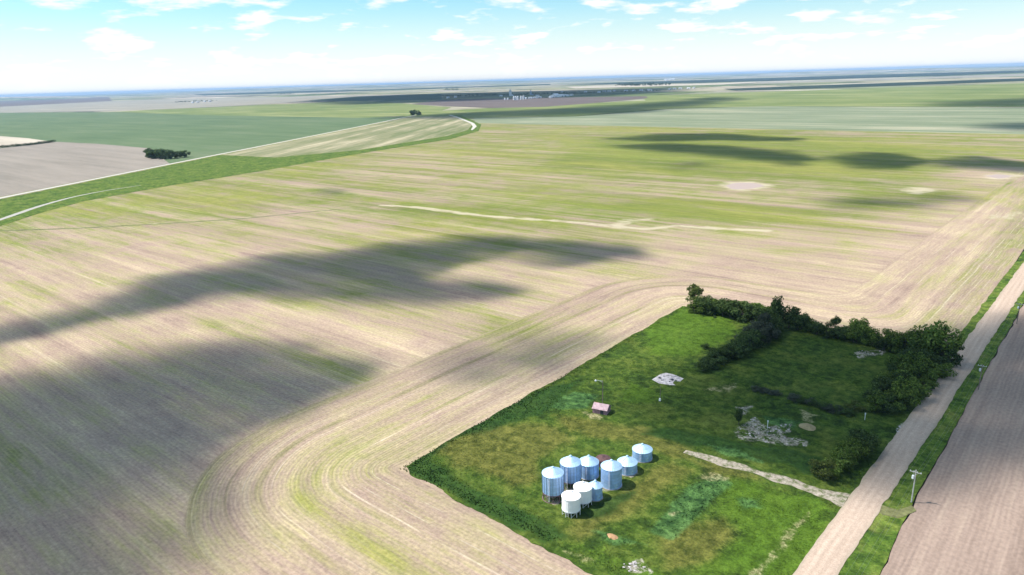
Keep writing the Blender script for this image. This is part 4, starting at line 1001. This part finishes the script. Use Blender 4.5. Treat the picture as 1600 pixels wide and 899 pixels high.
# ------------------------------------------------------------------ clouds overhead (they throw the shadows on the land)
CLOUD_Z = 950.0
def mat_cloud():
    m = bpy.data.materials.new('cloud_vapour'); m.use_nodes = True; nt = m.node_tree; nt.nodes.clear()
    o = nt.nodes.new('ShaderNodeOutputMaterial'); v = nt.nodes.new('ShaderNodeVolumePrincipled')
    v.inputs['Color'].default_value = (.96, .97, 1, 1); v.inputs['Density'].default_value = .115; v.inputs['Anisotropy'].default_value = .3
    nt.links.new(v.outputs[0], o.inputs['Volume']); return m
M['cloud'] = mat_cloud()
def cloud(pix, feather, thick, label, amp=None, cell=None, nsc=None):
    thick *= .20; feather *= 1.35;  P = np.array(gp(pix)); cell = cell or feather * .32; amp = feather * .9 if amp is None else amp; nsc = nsc or feather * 2.2
    x0, y0 = P.min(0) - feather * 2; x1, y1 = P.max(0) + feather * 2
    xs = np.arange(x0, x1, cell); ys = np.arange(y0, y1, cell); X, Y = np.meshgrid(xs, ys)
    sdv = poly_sd(X, Y, [tuple(p) for p in P]) + (fbm(X / nsc, Y / nsc, 5) - .5) * 2 * amp
    m = sstep(-feather, feather * 1.9, sdv) * (.50 + .70 * sstep(.32, .62, fbm(X / (nsc * 1.5) + 40, Y / (nsc * .8) + 7, 5)))
    zt = CLOUD_Z + thick * m * (.85 + .5 * (fbm(X / 60 + 5, Y / 60, 4) - .5)); zb = CLOUD_Z - thick * .15 * m
    off = SHD * (CLOUD_Z / math.tan(SUN_EL))
    nx, ny = len(xs), len(ys); on = m > .004
    i = (np.arange(ny - 1)[:, None] * nx + np.arange(nx - 1)[None, :]); ok = on[:-1, :-1] | on[1:, :-1] | on[:-1, 1:] | on[1:, 1:]
    i = i[ok]; n = nx * ny
    top = np.column_stack([i, i + 1, i + nx + 1, i + nx]); bot = (top + n)[:, ::-1]
    V = np.concatenate([np.column_stack([X.ravel() - off[0], Y.ravel() - off[1], zt.ravel() + .05]), np.column_stack([X.ravel() - off[0], Y.ravel() - off[1], zb.ravel() - .05])])
    # rim walls close the shell
    okp = np.pad(ok, 1); side = []
    jj, ii = np.nonzero(ok)
    for dj, di, a, b in ((-1, 0, 0, 1), (0, 1, 1, 3), (1, 0, 3, 2), (0, -1, 2, 0)):
        e = ~okp[jj + 1 + dj, ii + 1 + di]; base = (jj * nx + ii)[e]; c = np.array([0, 1, nx, nx + 1])
        side.append(np.column_stack([base + c[a], base + c[a] + n, base + c[b] + n, base + c[b]]))
    F = np.concatenate([top, bot] + side); used = np.unique(F); rm = np.zeros(2 * n, int); rm[used] = np.arange(len(used))
    me = np_mesh('cloud', V[used], rm[F], M['cloud'], True)
    tag(ob('cloud', me), label, 'cloud', 'clouds overhead')
cloud([(-250, 560), (0, 515), (130, 475), (260, 430), (400, 405), (560, 390), (700, 372), (820, 375), (980, 388), (985, 402), (850, 415), (800, 395), (700, 410), (660, 430), (800, 452), (720, 465), (560, 470), (400, 462), (250, 480), (100, 510), (0, 530), (-250, 600)], 14, 190, 'long torn cloud above the left stubble, out of frame', 8, 3.5, 22)
cloud([(-300, 700), (0, 600), (150, 565), (350, 545), (450, 550), (560, 572), (520, 600), (440, 630), (330, 680), (230, 735), (100, 770), (0, 785), (-200, 880)], 15, 200, 'broad thin cloud above the lower left stubble, out of frame', 8, 3.2, 22)
cloud([(-300, 800), (0, 745), (150, 715), (290, 715), (330, 770), (250, 860), (170, 960), (-300, 1150)], 20, 130, 'thin ragged cloud above the bottom left corner, out of frame', 9, 3.2, 20)
cloud([(690, 560), (780, 520), (900, 525), (960, 530), (880, 580), (760, 610), (690, 600)], 12, 62, 'small thin cloud above the field west of the yard, out of frame', 6, 4, 20)
cloud([(1085, 560), (1160, 520), (1230, 505), (1390, 530), (1500, 512), (1580, 490), (1680, 520), (1680, 740), (1500, 752), (1380, 770), (1285, 752), (1150, 705), (1080, 690), (1000, 655), (960, 625), (1000, 600)], 10, 105, 'cloud above the tree belts and road, out of frame', 5, 3.5, 22)
cloud([(955, 217), (1020, 210), (1120, 209), (1240, 217), (1235, 221), (1120, 219), (1010, 220)], 20, 190, 'upper thin streak of cloud above the far stubble, out of frame', 12, 7, 45)
cloud([(960, 228), (1030, 225), (1150, 229), (1225, 237), (1260, 250), (1240, 258), (1150, 246), (1040, 238)], 20, 230, 'lower streak of cloud above the far stubble, out of frame', 12, 7, 45)
cloud([(1300, 246), (1345, 239), (1400, 240), (1430, 254), (1400, 266), (1340, 262)], 16, 230, 'rounded cloud above the far stubble, out of frame', 10, 6, 35)
cloud([(1455, 252), (1520, 246), (1640, 260), (1640, 272), (1540, 265), (1470, 260)], 18, 190, 'right streak of cloud above the far stubble, out of frame', 10, 7, 45)
cloud([(1050, 257), (1090, 254), (1110, 260), (1060, 264)], 16, 60, 'little cloud above the far stubble, out of frame', 5, 6, 30)
cloud([(1300, 312), (1480, 302), (1510, 312), (1420, 325), (1320, 325)], 18, 55, 'thin wisp of cloud above the right stubble, out of frame', 9, 6, 30)
cloud([(500, 296), (535, 297), (530, 304), (505, 303)], 12, 55, 'tiny cloud above the middle stubble, out of frame', 4, 5, 30)
cloud([(620, 184), (700, 178), (850, 171), (1000, 163), (1120, 152), (1140, 156), (1060, 168), (950, 177), (860, 182), (740, 185)], 90, 210, 'long cloud above the fields before the town, out of frame', 60, 32, 300)
cloud([(470, 160), (560, 151), (690, 146), (900, 141), (1040, 137), (1060, 143), (940, 150), (760, 156), (650, 160), (560, 163)], 130, 230, 'long cloud above the distant town, out of frame', 90, 55, 500)
cloud([(1540, 195), (1600, 191), (1640, 197), (1600, 203), (1550, 200)], 40, 120, 'small cloud above the teal field, out of frame', 15, 15, 100)
cloud([(1480, 160), (1560, 156), (1700, 150), (1700, 160), (1600, 166), (1500, 165)], 90, 150, 'cloud above the lime field, out of frame', 60, 35, 250)

# ------------------------------------------------------------------ the air
def haze():
    m = bpy.data.materials.new('haze_air'); m.use_nodes = True; nt = m.node_tree; nt.nodes.clear()
    o = nt.nodes.new('ShaderNodeOutputMaterial'); v = nt.nodes.new('ShaderNodeVolumePrincipled')
    v.inputs['Color'].default_value = (.44, .68, 1, 1); v.inputs['Density'].default_value = 3.6e-5; v.inputs['Anisotropy'].default_value = 0.0
    nt.links.new(v.outputs[0], o.inputs['Volume'])
    s = 63000.0
    tag(MB().box(0, 0, 62, 2 * s, 2 * s, 160).build('haze', m), 'thin blue haze lying over the distant plain', 'haze', kind='stuff')
haze()
